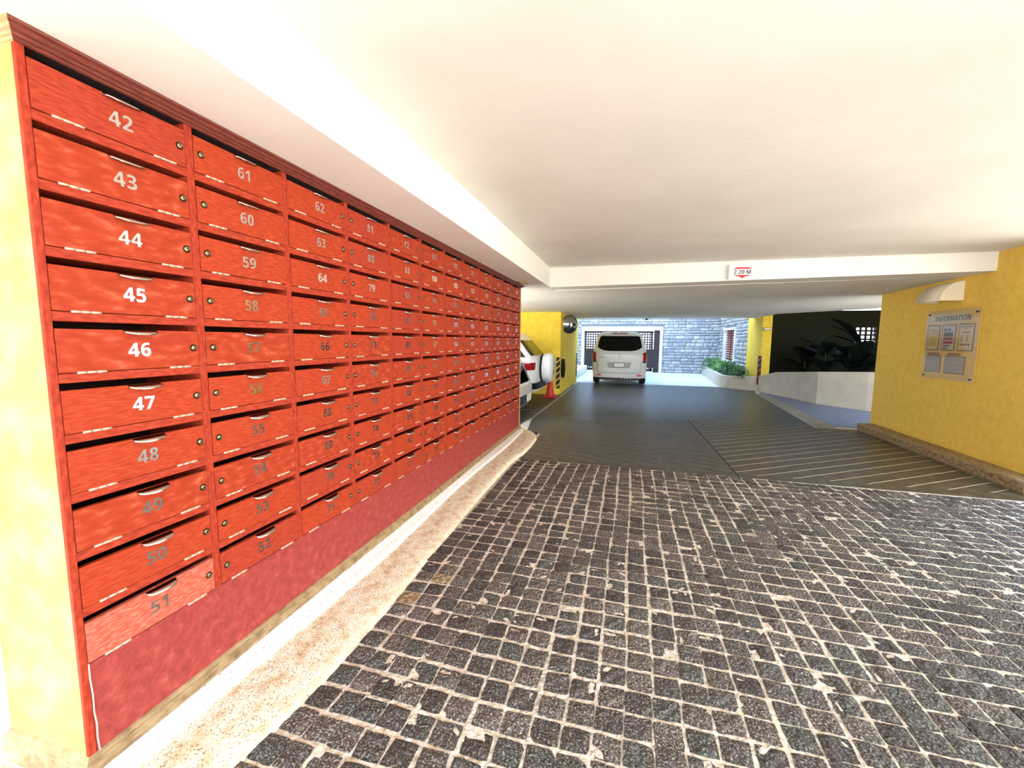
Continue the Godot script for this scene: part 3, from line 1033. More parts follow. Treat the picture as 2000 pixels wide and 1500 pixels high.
	for q in [[-0.06, -0.05, -0.12, 0.12], [0.05, 0.06, -0.12, 0.12], [-0.06, 0.06, -0.12, -0.108], [-0.06, 0.06, 0.108, 0.12]]:
		bx(st, Vector3(q[0], -0.014, q[2]), Vector3(q[1], 0, q[3]), 0.001)
	obj("frame", st, M.nickel, vent)
	for k in 5:
		obj("blade", box(Vector3(-0.042 + k * 0.018, -0.01, -0.108), Vector3(-0.032 + k * 0.018, -0.003, 0.108)), M.nickel, vent)


# ---------------------------------------------------------------- fittings on the walls

func text(s: String, cap: float, depth := 0.002) -> TextMesh:
	var f := SystemFont.new()
	f.font_names = PackedStringArray(["Droid Sans"])
	f.font_weight = 700
	var t := TextMesh.new()
	t.text = s
	t.font = f
	t.font_size = 64
	t.pixel_size = cap / (0.714 * 64.0)
	t.depth = depth
	t.curve_step = 1.0
	return t


func extrude_xy(pts: Array, z0: float, z1: float) -> SurfaceTool:
	# polygon in (x, y), thickness along z
	var st := mb()
	var poly := PackedVector2Array()
	for p in pts:
		poly.append(Vector2(p.x, p.y))
	var idx := Geometry2D.triangulate_polygon(poly)
	for i in range(0, idx.size(), 3):
		var a := poly[idx[i]]
		var b := poly[idx[i + 1]]
		var c := poly[idx[i + 2]]
		tri(st, Vector3(a.x, a.y, z1), Vector3(b.x, b.y, z1), Vector3(c.x, c.y, z1), Vector3.BACK)
		tri(st, Vector3(a.x, a.y, z0), Vector3(b.x, b.y, z0), Vector3(c.x, c.y, z0), Vector3.FORWARD)
	var ccw := not Geometry2D.is_polygon_clockwise(poly)
	for i in poly.size():
		var a := poly[i]
		var b := poly[(i + 1) % poly.size()]
		var e := b - a
		quad(st, Vector3(a.x, a.y, z0), Vector3(b.x, b.y, z0), Vector3(b.x, b.y, z1), Vector3(a.x, a.y, z1), Vector3(e.y, -e.x, 0) * (1.0 if ccw else -1.0))
	return st


func guard(label: String, at: Vector3, turn: float, height: float, w: float, warm: Material) -> void:
	var t := thing("corner_guard", label, "corner guard", at, turn, "striped rubber corner guards")
	obj("strip", box(Vector3(-w / 2, 0, 0), Vector3(w / 2, height, 0.012), 0.003), M.black_stripe, t)
	var n := int(height / 0.16)
	for k in n:
		var y := 0.02 + k * (height - 0.02) / n
		obj("stripe", extrude_xy([Vector2(-w / 2, y), Vector2(w / 2, y + 0.09), Vector2(w / 2, y + 0.135), Vector2(-w / 2, y + 0.045)], 0.012, 0.0135), warm, t)


func wall_fittings() -> void:
	# clearance sign on the beam
	var yaw := atan2(0.51, 5.176)
	var sg := thing("clearance_sign", "white clearance sign with red arrowheads and 2.20 M on the cross beam", "sign", Vector3(3.045, 2.372, -6.352), yaw)
	obj("plate", box(Vector3(-0.17, -0.095, -0.01), Vector3(0.17, 0.095, 0.004), 0.003), M.sign_white, sg)
	obj("arrowhead", extrude_xy([Vector2(-0.125, 0.035), Vector2(-0.07, 0.06), Vector2(0.07, 0.06), Vector2(0.125, 0.035), Vector2(0.1, 0.035), Vector2(0.0, 0.038), Vector2(-0.1, 0.035)], 0.004, 0.0055), M.sign_red, sg)
	obj("arrowhead", extrude_xy([Vector2(-0.125, -0.04), Vector2(0.125, -0.04), Vector2(0.03, -0.066), Vector2(0.0, -0.088), Vector2(-0.03, -0.066)], 0.004, 0.0055), M.sign_red, sg)
	put("lettering", text("2.20 M", 0.05), M.ink, sg, Transform3D(Basis.IDENTITY, Vector3(0.0, -0.003, 0.0055)))
	# wall light, a quarter-round shade
	var sc := thing("wall_sconce", "cream quarter-round wall light above the information board", "wall light", Vector3(5.58, 1.978, -6.57))
	var st := mb(true)
	var rings := []
	for z in [-0.012, -0.43]:
		var ring := []
		for k in 13:
			var a := PI / 2 * k / 12.0
			ring.append(Vector3(-0.24 * cos(a), 0.24 * sin(a), z))
		for k in 13:
			var a := PI / 2 * (12 - k) / 12.0
			ring.append(Vector3(-0.232 * cos(a), 0.232 * sin(a), z))
		rings.append(ring)
	ring_tube(st, rings)
	obj("shade", st, M.sconce, sc)
	var fan := [Vector2(0, 0)]
	for k in 13:
		fan.append(Vector2(-0.24 * cos(PI / 2 * k / 12.0), 0.24 * sin(PI / 2 * k / 12.0)))
	obj("end_cap", extrude_xy(fan, -0.012, 0.0), M.sconce, sc)
	obj("end_cap", extrude_xy(fan, -0.442, -0.43), M.sconce, sc)
	# information board: local x runs towards the camera side, +z out of the wall
	var ib := thing("information_board", "clear acrylic information board with five framed notices on the yellow wall", "notice board", Vector3(5.578, 0.99, -6.685), -PI / 2)
	var pane := plain(Color(0.98, 0.95, 0.85, 0.05), 0.06)
	pane.transparency = BaseMaterial3D.TRANSPARENCY_ALPHA
	obj("backing", box(Vector3(-0.455, 0.0, 0.004), Vector3(0.455, 0.88, 0.012), 0.003), plain(g(222, 180, 84), 0.5), ib)
	obj("acrylic_sheet", box(Vector3(-0.46, -0.005, 0.024), Vector3(0.46, 0.885, 0.029), 0.0), pane, ib)
	var head := obj("header_strip", box(Vector3(-0.43, 0.72, 0.012), Vector3(0.2, 0.84, 0.016)), plain(g(208, 192, 152), 0.5), ib)
	put("lettering", text("INFORMATION", 0.062), M.ink, head, Transform3D(Basis.IDENTITY, Vector3(0.0, 0.775, 0.0165)))
	var paper := plain(g(206, 184, 132), 0.6)
	var grey := plain(g(146, 138, 136), 0.6)
	var frame := plain(g(96, 70, 36), 0.5)
	var boxes := [[-0.43, 0.365, -0.20, 0.70, paper, "frame"], [-0.155, 0.365, 0.085, 0.70, plain(g(196, 184, 168), 0.6), "frame"], [0.135, 0.365, 0.38, 0.70, paper, "frame"], [-0.42, 0.075, -0.125, 0.30, grey, "frame"], [-0.055, 0.075, 0.29, 0.30, grey, "frame"]]
	var sheets := []
	for b in boxes:
		var f := obj("notice_frame", box(Vector3(b[0], b[1], 0.012), Vector3(b[2], b[3], 0.017)), frame, ib)
		sheets.append(f)
		obj("sheet", box(Vector3(b[0] + 0.014, b[1] + 0.014, 0.017), Vector3(b[2] - 0.014, b[3] - 0.014, 0.0185)), b[4], f)
	var red := plain(g(150, 40, 50), 0.6)
	var bars := func(f: Node, list: Array) -> void:
		for q in list:
			obj("print", box(Vector3(q[0], q[1], 0.0185), Vector3(q[2], q[3], 0.0192)), q[4], f)
	var olive := plain(g(190, 160, 40), 0.6)
	var brown := plain(g(120, 84, 52), 0.6)
	bars.call(sheets[0], [[-0.385, 0.42, -0.245, 0.56, olive], [-0.39, 0.62, -0.24, 0.632, brown], [-0.39, 0.59, -0.24, 0.6, brown]])
	bars.call(sheets[1], [[-0.115, 0.545, 0.045, 0.6, M.ink], [-0.115, 0.61, -0.07, 0.65, M.ink], [-0.05, 0.61, 0.0, 0.65, M.ink], [-0.12, 0.5, 0.05, 0.538, red], [-0.12, 0.45, 0.05, 0.49, red], [-0.12, 0.42, 0.0, 0.437, M.ink], [-0.12, 0.392, -0.03, 0.405, M.ink]])
	bars.call(sheets[2], [[0.165, 0.655, 0.35, 0.668, brown], [0.24, 0.625, 0.265, 0.645, brown], [0.2, 0.585, 0.32, 0.6, brown], [0.185, 0.48, 0.205, 0.56, brown], [0.275, 0.48, 0.295, 0.565, brown], [0.175, 0.435, 0.34, 0.455, brown]])
	var dim := plain(g(120, 114, 120), 0.6)
	for s in 2:
		var x0: float = [-0.39, -0.02][s]
		for k in 8:
			bars.call(sheets[3 + s], [[x0, 0.265 - k * 0.021, x0 + (0.22 if k % 3 != 2 else 0.14), 0.273 - k * 0.021, dim]])
		obj("header_label", box(Vector3(x0 - 0.0, 0.302, 0.012), Vector3(x0 + 0.22, 0.335, 0.0165)), plain(g(146, 92, 44), 0.5), ib)
	for q in [Vector2(-0.41, 0.835), Vector2(0.41, 0.835), Vector2(-0.41, 0.03), Vector2(0.41, 0.03)]:
		st = mb(true)
		lathe(st, [Vector2(0.006, 0.0), Vector2(0.006, 0.029), Vector2(0.013, 0.03), Vector2(0.013, 0.034), Vector2(0.008, 0.038), Vector2(0.001, 0.039)], 12, Transform3D(Basis(Vector3.RIGHT, PI / 2), Vector3(q.x, q.y, 0.0)))
		obj("screw", st, M.bezel, ib)
	# convex mirror on the side of the yellow block
	var mr := thing("convex_mirror", "round convex traffic mirror on the side of the left yellow wall", "mirror", Vector3(-0.1, 1.875, -11.75), 0.0)
	var face := Transform3D(Basis(Vector3(1, 0, 0), PI / 2), Vector3.ZERO)
	var aim := Transform3D(Basis(Vector3.UP, 0.62) * Basis(Vector3.RIGHT, 0.08), Vector3(0.15, 0.0, 0.1))
	st = mb(true)
	var dome := [Vector2(0.235, -0.004)]
	for k in 10:
		var a := (9 - k) / 9.0
		dome.append(Vector2(0.228 * a + 0.0005, 0.075 * (1.0 - a * a)))
	lathe(st, dome, 40, aim * face)
	obj("mirror_face", st, M.mirror, mr)
	st = mb(true)
	lathe(st, [Vector2(0.228, 0.004), Vector2(0.24, 0.008), Vector2(0.246, 0.0), Vector2(0.244, -0.014), Vector2(0.12, -0.05), Vector2(0.02, -0.055)], 40, aim * face)
	obj("rim", st, M.black, mr)
	st = mb(true)
	tube(st, [Vector3(0.13, 0, 0.07), Vector3(0.08, 0.0, 0.0), Vector3(-0.01, 0.0, -0.03)], 0.018, 10)
	obj("bracket", st, M.black, mr)
	# striped corner guards
	guard("black and yellow striped guard on the near corner of the left yellow wall", Vector3(-0.155, 0.17, -11.1), 0.0, 0.82, 0.1, M.yellow_stripe)
	guard("black and yellow striped guard at the far edge of the left yellow wall", Vector3(-0.1, 0.2, -14.75), PI / 2, 0.8, 0.3, M.yellow_stripe)
	guard("dark red and black striped guard on the yellow corner above the low white wall", Vector3(5.345, 0.2, -13.86), 0.1, 0.84, 0.1, M.red_stripe)
	# coiled hose on a hook
	var hs := thing("hose_coil", "black hose coil hanging on the side of the left yellow wall", "hose", Vector3(-0.1, 0.95, -11.3))
	for k in 3:
		st = mb(true)
		var pts := []
		for i in 25:
			var a := TAU * i / 24.0
			pts.append(Vector3(0.025 + k * 0.022, -0.24 + 0.24 * cos(a) - k * 0.01, (0.17 + 0.01 * k) * sin(a) + k * 0.012))
		tube(st, pts, 0.013, 8)
		obj("coil", st, M.rubber, hs)
	st = mb(true)
	tube(st, [Vector3(-0.01, 0.03, 0), Vector3(0.09, 0.02, 0), Vector3(0.1, 0.06, 0)], 0.012, 8)
	obj("hook", st, M.sign_white, hs)
	# dome camera under the edge of the low ceiling
	var dc := thing("dome_camera", "small grey dome camera under the edge of the low ceiling", "camera", Vector3(2.15, 2.18, -14.3))
	st = mb(true)
	lathe(st, [Vector2(0.06, 0.0), Vector2(0.06, -0.025), Vector2(0.05, -0.032)], 16)
	obj("base", st, M.nickel, dc)
	st = mb(true)
	lathe(st, [Vector2(0.048, -0.03), Vector2(0.042, -0.055), Vector2(0.025, -0.072), Vector2(0.001, -0.078)], 16)
	obj("dome", st, M.black, dc)
	# small bulkhead light on the yellow corner
	var bl := thing("bulkhead_light", "small white rectangular light on the yellow corner wall", "wall light", Vector3(5.48, 1.82, -13.88))
	obj("base", box(Vector3(-0.1, -0.045, 0), Vector3(0.1, 0.045, 0.02), 0.004), M.bezel, bl)
	obj("diffuser", box(Vector3(-0.085, -0.034, 0.02), Vector3(0.085, 0.034, 0.055), 0.012), M.sconce, bl)
	# traffic cone
	var co := thing("traffic_cone", "red traffic cone on a square base beside the left yellow wall", "cone", Vector3(-0.27, 0.0, -10.6))
	st = mb(true)
	lathe(st, [Vector2(0.11, 0.035), Vector2(0.105, 0.06), Vector2(0.03, 0.56), Vector2(0.026, 0.575), Vector2(0.004, 0.578)], 24)
	obj("body", st, M.cone, co)
	obj("base", box(Vector3(-0.17, 0, -0.17), Vector3(0.17, 0.035, 0.17), 0.012), M.cone, co)


# ---------------------------------------------------------------- vehicles

class Shell:
	var outline := []      # half outline, (half width, height) from the sill up to the roof centre
	var lean_from := 1.05
	var lean := 0.2
	var round_by := 0.1
	func half(y: float) -> float:
		for i in outline.size() - 1:
			if y <= outline[i + 1].y and y >= outline[i].y:
				var t: float = (y - outline[i].y) / maxf(outline[i + 1].y - outline[i].y, 0.0001)
				return lerpf(outline[i].x, outline[i + 1].x, t)
		return outline[0].x if y < outline[0].y else 0.02
	func back(x: float, y: float) -> float:
		# where the rear surface lies (z) at that place
		var w := maxf(half(y), 0.05)
		var t := clampf(absf(x) / w, 0.0, 1.0)
		return -maxf(0.0, y - lean_from) * lean - round_by * pow(t, 6.0)


func car_body(t: Node, sh: Shell, mat: Material, length: float, hood: float) -> MeshInstance3D:
	var st := mb(true)
	# rear face
	var ys := []
	for p in sh.outline:
		ys.append(p.y)
	var grid := []
	for p in sh.outline:
		var row := []
		for i in 17:
			var x: float = p.x * (i / 8.0 - 1.0)
			row.append(Vector3(x, p.y, sh.back(x, p.y)))
		grid.append(row)
	for j in grid.size() - 1:
		for i in 16:
			quad(st, grid[j][i], grid[j][i + 1], grid[j + 1][i + 1], grid[j + 1][i], Vector3.BACK)
	# sides, roof and belly
	var rings := []
	for d in [0.0, 0.25, 0.8, length * 0.62, length * 0.8, length]:
		var ring := []
		var left := []
		for p in sh.outline:
			var y: float = p.y
			var w: float = p.x * (1.0 if d < length * 0.7 else 0.96 if d < length * 0.9 else 0.85)
			if d > length * 0.7 and y > hood:
				y = hood + (y - hood) * 0.05
			var z0: float = -sh.round_by - maxf(0.0, p.y - sh.lean_from) * sh.lean * maxf(0.0, 1.0 - d / 1.2)
			ring.append(Vector3(w, y, z0 - d))
			left.push_front(Vector3(-w, y, z0 - d))
		ring.append_array(left)
		rings.append(ring)
	ring_tube(st, rings)
	return obj("body", st, mat, t)


func skin(sh: Shell, pts: Array, f: float, h: float) -> SurfaceTool:
	# a plate of outline pts (x, y) laid on the rear surface, from f to f + h above it
	var st := mb(false)
	var poly := PackedVector2Array()
	for p in pts:
		poly.append(p)
	var lo := 9.0
	var hi := -9.0
	for p in poly:
		lo = minf(lo, p.x)
		hi = maxf(hi, p.x)
	var n := maxi(1, int((hi - lo) / 0.08))
	for k in n:
		var x0 := lerpf(lo, hi, float(k) / n)
		var x1 := lerpf(lo, hi, float(k + 1) / n)
		for piece in Geometry2D.intersect_polygons(poly, PackedVector2Array([Vector2(x0, -1), Vector2(x1, -1), Vector2(x1, 4), Vector2(x0, 4)])):
			var idx := Geometry2D.triangulate_polygon(piece)
			for i in range(0, idx.size(), 3):
				var q := []
				for m in 3:
					var p: Vector2 = piece[idx[i + m]]
					q.append(Vector3(p.x, p.y, sh.back(p.x, p.y) + f + h))
				tri(st, q[0], q[1], q[2], Vector3.BACK)
	for i in poly.size():
		var a := poly[i]
		var b := poly[(i + 1) % poly.size()]
		for s in 6:
			var p := a.lerp(b, s / 6.0)
			var q := a.lerp(b, (s + 1) / 6.0)
			quad(st, Vector3(p.x, p.y, sh.back(p.x, p.y) + f), Vector3(q.x, q.y, sh.back(q.x, q.y) + f), Vector3(q.x, q.y, sh.back(q.x, q.y) + f + h), Vector3(p.x, p.y, sh.back(p.x, p.y) + f + h), Vector3((p.x + q.x) - (lo + hi), 0.01, 0))
	return st


func band(pts: Array, w: float) -> Array:
	# outline of a line of width w through pts
	var l := []
	var r := []
	for i in pts.size():
		var d: Vector2 = (pts[mini(i + 1, pts.size() - 1)] - pts[maxi(i - 1, 0)]).normalized().orthogonal() * w / 2
		l.append(pts[i] + d)
		r.push_front(pts[i] - d)
	l.append_array(r)
	return l


func wheel(t: Node, at: Vector3, r: float, w: float) -> void:
	var tf := Transform3D(Basis(Vector3.BACK, PI / 2), at)
	var st := mb(true)
	lathe(st, [Vector2(r * 0.62, -w / 2), Vector2(r * 0.9, -w / 2), Vector2(r, -w * 0.38), Vector2(r, w * 0.38), Vector2(r * 0.9, w / 2), Vector2(r * 0.62, w / 2)], 28, tf)
	var ty := obj("wheel", st, M.tyre, t)
	st = mb(true)
	lathe(st, [Vector2(r * 0.62, -w * 0.42), Vector2(r * 0.2, -w * 0.36), Vector2(r * 0.2, w * 0.36), Vector2(r * 0.62, w * 0.42)], 20, tf)
	obj("rim", st, M.nickel, ty)


func side_plate(t: Node, called: String, sh: Shell, pts: Array, s: float, mat: Material) -> void:
	# outline in (z, y) laid on the flank
	var st := mb()
	var poly := PackedVector2Array(pts)
	var up := func(p: Vector2, f: float) -> Vector3: return Vector3(s * (sh.half(p.y) + f), p.y, p.x)
	for k in 12:
		var y0 := 0.2 + k * 0.12
		for piece in Geometry2D.intersect_polygons(poly, PackedVector2Array([Vector2(-6, y0), Vector2(1, y0), Vector2(1, y0 + 0.12), Vector2(-6, y0 + 0.12)])):
			var idx := Geometry2D.triangulate_polygon(piece)
			for i in range(0, idx.size(), 3):
				tri(st, up.call(piece[idx[i]], 0.012), up.call(piece[idx[i + 1]], 0.012), up.call(piece[idx[i + 2]], 0.012), Vector3(s, 0, 0))
	var mid := Vector2.ZERO
	for p in poly:
		mid += p / poly.size()
	for i in poly.size():
		var a := poly[i]
		var b := poly[(i + 1) % poly.size()]
		for q in 4:
			var u := a.lerp(b, q / 4.0)
			var v := a.lerp(b, (q + 1) / 4.0)
			quad(st, up.call(u, -0.005), up.call(v, -0.005), up.call(v, 0.012), up.call(u, 0.012), Vector3(0, (u.y + v.y) / 2 - mid.y, (u.x + v.x) / 2 - mid.x))
	obj(called, st, mat, t)


func vehicles() -> void:
	# silver-white van seen from behind
	var van := thing("van", "silver white passenger van seen from behind, parked below the lattice gate", "van", Vector3(1.345, 0.0, -14.25))
	var sh := Shell.new()
	sh.outline = [Vector2(0.72, 0.2), Vector2(0.80, 0.24), Vector2(0.845, 0.34), Vector2(0.862, 0.55), Vector2(0.868, 0.8), Vector2(0.858, 1.0), Vector2(0.835, 1.17), Vector2(0.79, 1.35), Vector2(0.735, 1.52), Vector2(0.695, 1.63), Vector2(0.66, 1.68), Vector2(0.57, 1.715), Vector2(0.35, 1.738), Vector2(0.0, 1.742)]
	sh.lean_from = 1.0
	sh.lean = 0.2
	sh.round_by = 0.12
	car_body(van, sh, M.van_paint, 4.7, 1.05)
	obj("rear_window", skin(sh, [Vector2(-0.62, 1.585), Vector2(-0.55, 1.6), Vector2(0.55, 1.6), Vector2(0.62, 1.585), Vector2(0.665, 1.45), Vector2(0.70, 1.27), Vector2(0.69, 1.22), Vector2(0.6, 1.165), Vector2(0.48, 1.125), Vector2(0.3, 1.112), Vector2(-0.3, 1.112), Vector2(-0.48, 1.125), Vector2(-0.6, 1.165), Vector2(-0.69, 1.22), Vector2(-0.70, 1.27), Vector2(-0.665, 1.45)], -0.004, 0.012), M.glass_dark, van)
	obj("brake_light", skin(sh, [Vector2(-0.25, 1.66), Vector2(0.25, 1.66), Vector2(0.25, 1.69), Vector2(-0.25, 1.69)], 0, 0.012), plain(g(122, 66, 62), 0.3), van)
	for s in [-1.0, 1.0]:
		obj("tail_light", skin(sh, [Vector2(s * 0.745, 1.05), Vector2(s * 0.85, 1.09), Vector2(s * 0.853, 0.79), Vector2(s * 0.74, 0.79), Vector2(s * 0.755, 0.95)], -0.01, 0.025), M.tail_red, van)
		obj("tail_light_edge", skin(sh, [Vector2(s * 0.715, 1.06), Vector2(s * 0.745, 1.05), Vector2(s * 0.755, 0.95), Vector2(s * 0.74, 0.79), Vector2(s * 0.70, 0.79), Vector2(s * 0.705, 0.95)], -0.005, 0.018), M.lens_pale, van)
		obj("tail_light_base", skin(sh, [Vector2(s * 0.74, 0.785), Vector2(s * 0.853, 0.785), Vector2(s * 0.853, 0.735), Vector2(s * 0.74, 0.735)], -0.01, 0.022), M.seam, van)
		obj("reflector", skin(sh, [Vector2(s * 0.54, 0.30), Vector2(s * 0.76, 0.30), Vector2(s * 0.70, 0.345), Vector2(s * 0.60, 0.36)], 0.03, 0.012), M.lens_red, van)
		wheel(van, Vector3(s * 0.76, 0.31, -0.72), 0.31, 0.2)
		side_plate(van, "side_window", sh, [Vector2(-0.5, 1.15), Vector2(-3.0, 1.15), Vector2(-2.9, 1.5), Vector2(-0.7, 1.5)], s, M.glass_dark)
	obj("bumper", skin(sh, [Vector2(-0.83, 0.24), Vector2(0.83, 0.24), Vector2(0.845, 0.34), Vector2(0.83, 0.37), Vector2(-0.83, 0.37), Vector2(-0.845, 0.34)], -0.02, 0.06), M.van_paint, van)
	obj("valance", skin(sh, [Vector2(-0.74, 0.17), Vector2(0.74, 0.17), Vector2(0.8, 0.24), Vector2(-0.8, 0.24)], -0.06, 0.06), plain(g(58, 20, 20), 0.6), van)
	for l in [[Vector2(-0.70, 0.78), Vector2(-0.70, 0.46), Vector2(-0.66, 0.41), Vector2(-0.6, 0.395), Vector2(0.6, 0.395), Vector2(0.66, 0.41), Vector2(0.70, 0.46), Vector2(0.70, 0.78)], [Vector2(-0.68, 0.9), Vector2(-0.45, 0.9)]]:
		obj("seam", skin(sh, band(l, 0.011), 0.0, 0.003), M.seam, van)
	obj("plate_recess", skin(sh, [Vector2(-0.40, 0.745), Vector2(0.40, 0.745), Vector2(0.33, 0.56), Vector2(-0.33, 0.56)], 0.0, 0.004), plain(g(176, 174, 166), 0.5), van)
	for s in [-1.0, 1.0]:
		obj("grip_bar", skin(sh, [Vector2(s * 0.02, 0.985), Vector2(s * 0.5, 0.985), Vector2(s * 0.47, 0.93), Vector2(s * 0.02, 0.93)], 0.0, 0.016), M.car_paint, van)
	obj("crease", skin(sh, [Vector2(-0.5, 0.86), Vector2(0.56, 0.86), Vector2(0.52, 0.83), Vector2(-0.45, 0.83)], 0.0, 0.012), M.van_paint, van)
	var np := obj("number_plate", skin(sh, [Vector2(-0.17, 0.58), Vector2(0.17, 0.58), Vector2(0.17, 0.73), Vector2(-0.17, 0.73)], 0.004, 0.01), M.ink, van)
	obj("plate_face", skin(sh, [Vector2(-0.158, 0.592), Vector2(0.158, 0.592), Vector2(0.158, 0.718), Vector2(-0.158, 0.718)], 0.014, 0.003), M.plate, np)
	# three-pointed star in a ring
	var em := mb(true)
	var pts := []
	for i in 25:
		pts.append(Vector3(0.042 * cos(TAU * i / 24.0), 0.955 + 0.042 * sin(TAU * i / 24.0), 0.022))
	tube(em, pts, 0.0045, 6)
	for k in 3:
		var a := PI / 2 + TAU * k / 3
		tube(em, [Vector3(0, 0.955, 0.022), Vector3(0.04 * cos(a), 0.955 + 0.04 * sin(a), 0.022)], 0.004, 6)
	obj("badge", em, M.chrome, van)

	# white off-roader with a covered spare wheel, nose to the left
	var suv := thing("suv", "white off-roader with a white covered spare wheel on its tailgate", "car", Vector3(-0.33, 0.0, -9.8), PI / 2)
	sh = Shell.new()
	sh.outline = [Vector2(0.7, 0.3), Vector2(0.8, 0.36), Vector2(0.86, 0.5), Vector2(0.87, 0.8), Vector2(0.85, 1.02), Vector2(0.79, 1.2), Vector2(0.73, 1.38), Vector2(0.68, 1.5), Vector2(0.55, 1.57), Vector2(0.0, 1.6)]
	sh.lean_from = 1.02
	sh.lean = 0.85
	sh.round_by = 0.1
	car_body(suv, sh, M.car_paint, 3.9, 1.0)
	obj("rear_window", skin(sh, [Vector2(-0.72, 1.1), Vector2(0.72, 1.1), Vector2(0.62, 1.44), Vector2(-0.62, 1.44)], 0, 0.01), M.glass_dark, suv)
	obj("bumper", skin(sh, [Vector2(-0.82, 0.36), Vector2(0.82, 0.36), Vector2(0.86, 0.5), Vector2(-0.86, 0.5)], -0.02, 0.07), M.black, suv)
	var pl := obj("number_plate", skin(sh, [Vector2(0.3, 0.4), Vector2(0.66, 0.4), Vector2(0.66, 0.53), Vector2(0.3, 0.53)], 0.05, 0.012), M.plate, suv)
	for s in [-1.0, 1.0]:
		side_plate(suv, "side_window", sh, [Vector2(-0.2, 1.07), Vector2(-2.4, 1.07), Vector2(-2.2, 1.44), Vector2(-0.52, 1.44)], s, M.glass_dark)
		side_plate(suv, "tail_light", sh, [Vector2(-0.09, 0.94), Vector2(-0.5, 0.97), Vector2(-0.36, 0.8), Vector2(-0.09, 0.785)], s, M.tail_red)
		side_plate(suv, "tail_light_edge", sh, [Vector2(-0.12, 0.98), Vector2(-0.5, 1.0), Vector2(-0.55, 0.97), Vector2(-0.12, 0.93)], s, M.lens_pale)
		obj("tail_light", skin(sh, [Vector2(s * 0.66, 0.95), Vector2(s * 0.862, 0.95), Vector2(s * 0.868, 0.79), Vector2(s * 0.7, 0.79)], -0.01, 0.02), M.tail_red, suv)
		wheel(suv, Vector3(s * 0.74, 0.33, -0.85), 0.33, 0.2)
		wheel(suv, Vector3(s * 0.74, 0.33, -3.2), 0.33, 0.2)
	var spare := mb(true)
	lathe(spare, [Vector2(0.31, 0.0), Vector2(0.335, 0.03), Vector2(0.34, 0.16), Vector2(0.32, 0.215), Vector2(0.25, 0.235), Vector2(0.06, 0.24), Vector2(0.001, 0.238)], 36, Transform3D(Basis(Vector3.RIGHT, PI / 2), Vector3(0, 0.8, 0.03)))
	obj("spare_wheel_cover", spare, M.cover, suv)
	spare = mb(true)
	lathe(spare, [Vector2(0.1, -0.06), Vector2(0.3, -0.03), Vector2(0.325, 0.0), Vector2(0.332, 0.03), Vector2(0.28, 0.035)], 36, Transform3D(Basis(Vector3.RIGHT, PI / 2), Vector3(0, 0.8, 0.02)))
	obj("spare_wheel_edge", spare, M.rubber, suv)

	# white car, only its tail shows past the mailboxes
	var car := thing("car", "white car tail with black gloss corner, cut off by the mailbox wall edge", "car", Vector3(-0.27, 0.0, -7.75), PI / 2)
	sh = Shell.new()
	sh.outline = [Vector2(0.6, 0.2), Vector2(0.7, 0.26), Vector2(0.76, 0.4), Vector2(0.77, 0.62), Vector2(0.76, 0.85), Vector2(0.72, 1.0), Vector2(0.62, 1.07), Vector2(0.4, 1.1), Vector2(0.0, 1.11)]
	sh.lean_from = 0.66
	sh.lean = 0.42
	sh.round_by = 0.1
	car_body(car, sh, M.car_paint, 3.6, 0.9)
	obj("rear_panel", skin(sh, [Vector2(-0.7, 0.64), Vector2(0.72, 0.64), Vector2(0.7, 0.9), Vector2(0.6, 0.99), Vector2(-0.6, 0.99)], 0, 0.012), M.glass_dark, car)
	obj("bumper", skin(sh, [Vector2(-0.74, 0.42), Vector2(0.75, 0.42), Vector2(0.76, 0.58), Vector2(-0.76, 0.58)], -0.02, 0.07), M.van_paint, car)
	obj("valance", skin(sh, [Vector2(-0.68, 0.22), Vector2(0.68, 0.22), Vector2(0.74, 0.42), Vector2(-0.74, 0.42)], -0.02, 0.04), M.black, car)
	obj("number_plate", skin(sh, [Vector2(0.14, 0.26), Vector2(0.56, 0.26), Vector2(0.56, 0.41), Vector2(0.14, 0.41)], 0.03, 0.015), M.plate, car)
	for s in [-1.0, 1.0]:
		side_plate(car, "flank_panel", sh, [Vector2(-0.14, 0.64), Vector2(-0.8, 0.64), Vector2(-0.8, 0.98), Vector2(-0.3, 0.94)], s, M.glass_dark)
		wheel(car, Vector3(s * 0.68, 0.27, -0.55), 0.27, 0.18)
		wheel(car, Vector3(s * 0.68, 0.27, -2.8), 0.27, 0.18)


# ---------------------------------------------------------------- plants

func blade(st: SurfaceTool, base: Vector3, dir: Vector3, length: float, width: float, droop: float, n := 5) -> void:
	var side := dir.cross(Vector3.UP).normalized()
	if side.length() < 0.1:
		side = Vector3.RIGHT
	var prev := []
	for i in n + 1:
		var t := float(i) / n
		var p := base + dir * length * t + Vector3.DOWN * droop * t * t * length
		var w := width * sin(PI * clampf(t * 0.92 + 0.08, 0.0, 1.0)) * 0.5
		var cur := [p - side * w + Vector3.UP * w * 0.25, p, p + side * w + Vector3.UP * w * 0.25]
		if i > 0:
			quad(st, prev[0], prev[1], cur[1], cur[0], Vector3.UP)
			quad(st, prev[1], prev[2], cur[2], cur[1], Vector3.UP)
		prev = cur


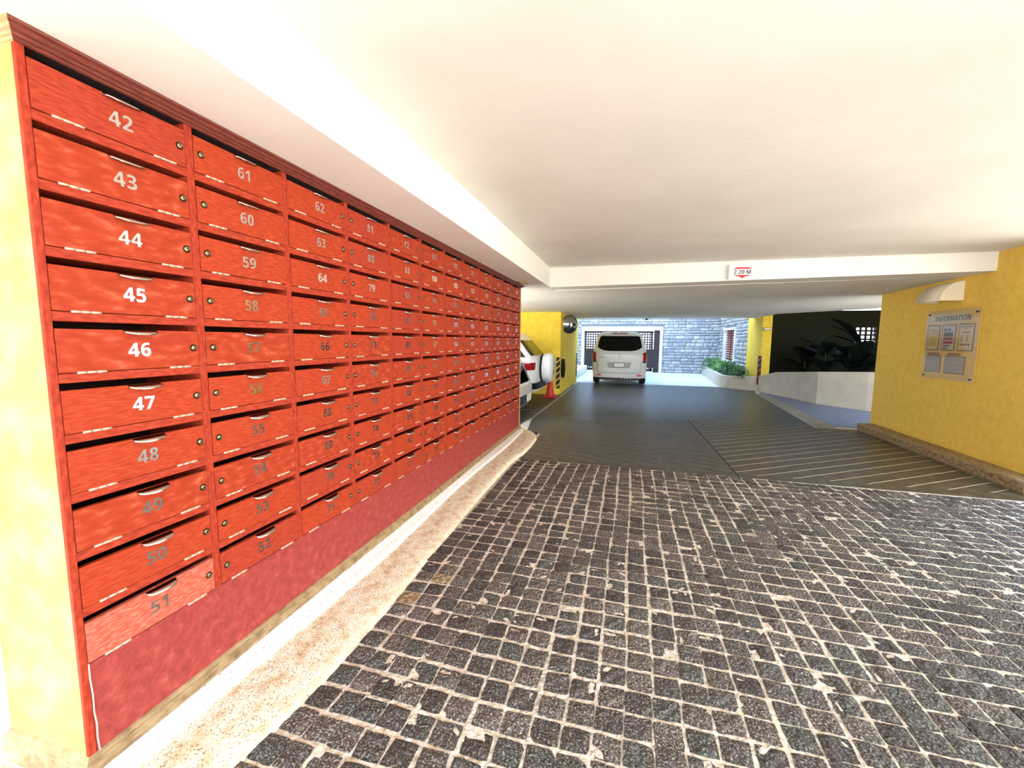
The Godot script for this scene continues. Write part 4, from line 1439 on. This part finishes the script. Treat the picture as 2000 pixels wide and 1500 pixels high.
func greenery() -> void:
	var r := RandomNumberGenerator.new()
	r.seed = 21
	# clipped bushes in the curved planter
	var spots := [[4.9, -19.3, 0.42, 0], [4.95, -18.1, 0.46, 1], [4.92, -17.0, 0.42, 3], [4.95, -16.0, 0.45, 0], [4.96, -15.2, 0.4, 2], [5.0, -14.6, 0.32, 0]]
	var names := ["rounded green bush at the far end of the white planter", "bright green bush in the planter, second from its far end", "yellowish green bush in the planter below the louvred window", "green bush in the planter just left of the yellow corner", "dark green bush near the bend of the white planter", "low green bush at the near end of the white planter"]
	for i in spots.size():
		var s = spots[i]
		var b := thing("bush", names[i], "bush", Vector3(s[0], 0.3, s[1]), 0.0, "bushes in the white planter")
		var st := mb()
		for k in 420:
			var d := Vector3(r.randfn(), r.randfn() + 0.5, r.randfn()).normalized()
			if d.y < -0.1: d.y = -d.y
			var p := Vector3(d.x * 0.27, 0.05 + d.y * s[2], d.z * 0.5) * r.randf_range(0.7, 1.05)
			blade(st, p, (d + Vector3(r.randfn(), r.randfn(), r.randfn()) * 0.5).normalized(), r.randf_range(0.05, 0.11), 0.035, 0.3, 2)
		var f := obj("foliage", st, M.leaf[s[3]], b)
		f.set_meta("kind", "stuff")
		st = mb()
		for k in 5:
			tube(st, [Vector3(0, 0, 0), Vector3(r.randf_range(-0.15, 0.15), s[2] * 0.8, r.randf_range(-0.3, 0.3))], 0.012, 5)
		obj("stems", st, M.soil, b)
	# large-leaved plants in the dark recess
	var dark := [[6.5, -13.9, 1.6], [6.65, -13.0, 1.6], [6.95, -12.5, 1.5], [7.25, -12.6, 2.2], [7.8, -12.2, 1.6], [7.9, -11.4, 1.1], [8.5, -11.7, 1.0]]
	var says := ["leftmost dark broad-leaved plant in the recess beside the yellow corner", "dark broad-leaved plant in the recess, second from the yellow corner", "low dark plant at the front of the recess, in its middle left", "tallest dark plant in the middle of the recess", "dark plant right of the tallest one in the recess", "low dark plant in front of the bright lattice gaps", "dark plant at the right end of the recess beside the yellow wall edge"]
	for i in dark.size():
		var s = dark[i]
		var t := thing("broad_leaved_plant", says[i], "plant", Vector3(s[0], 0.35, s[1]), 0.0, "shade-darkened plants in the recess")
		var st := mb()
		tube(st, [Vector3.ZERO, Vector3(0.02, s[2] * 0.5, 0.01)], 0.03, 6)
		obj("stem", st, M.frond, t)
		for k in 11:
			var a := TAU * k / 11.0 + r.randf_range(-0.2, 0.2)
			var up := r.randf_range(0.4, 1.6)
			var l := mb(true)
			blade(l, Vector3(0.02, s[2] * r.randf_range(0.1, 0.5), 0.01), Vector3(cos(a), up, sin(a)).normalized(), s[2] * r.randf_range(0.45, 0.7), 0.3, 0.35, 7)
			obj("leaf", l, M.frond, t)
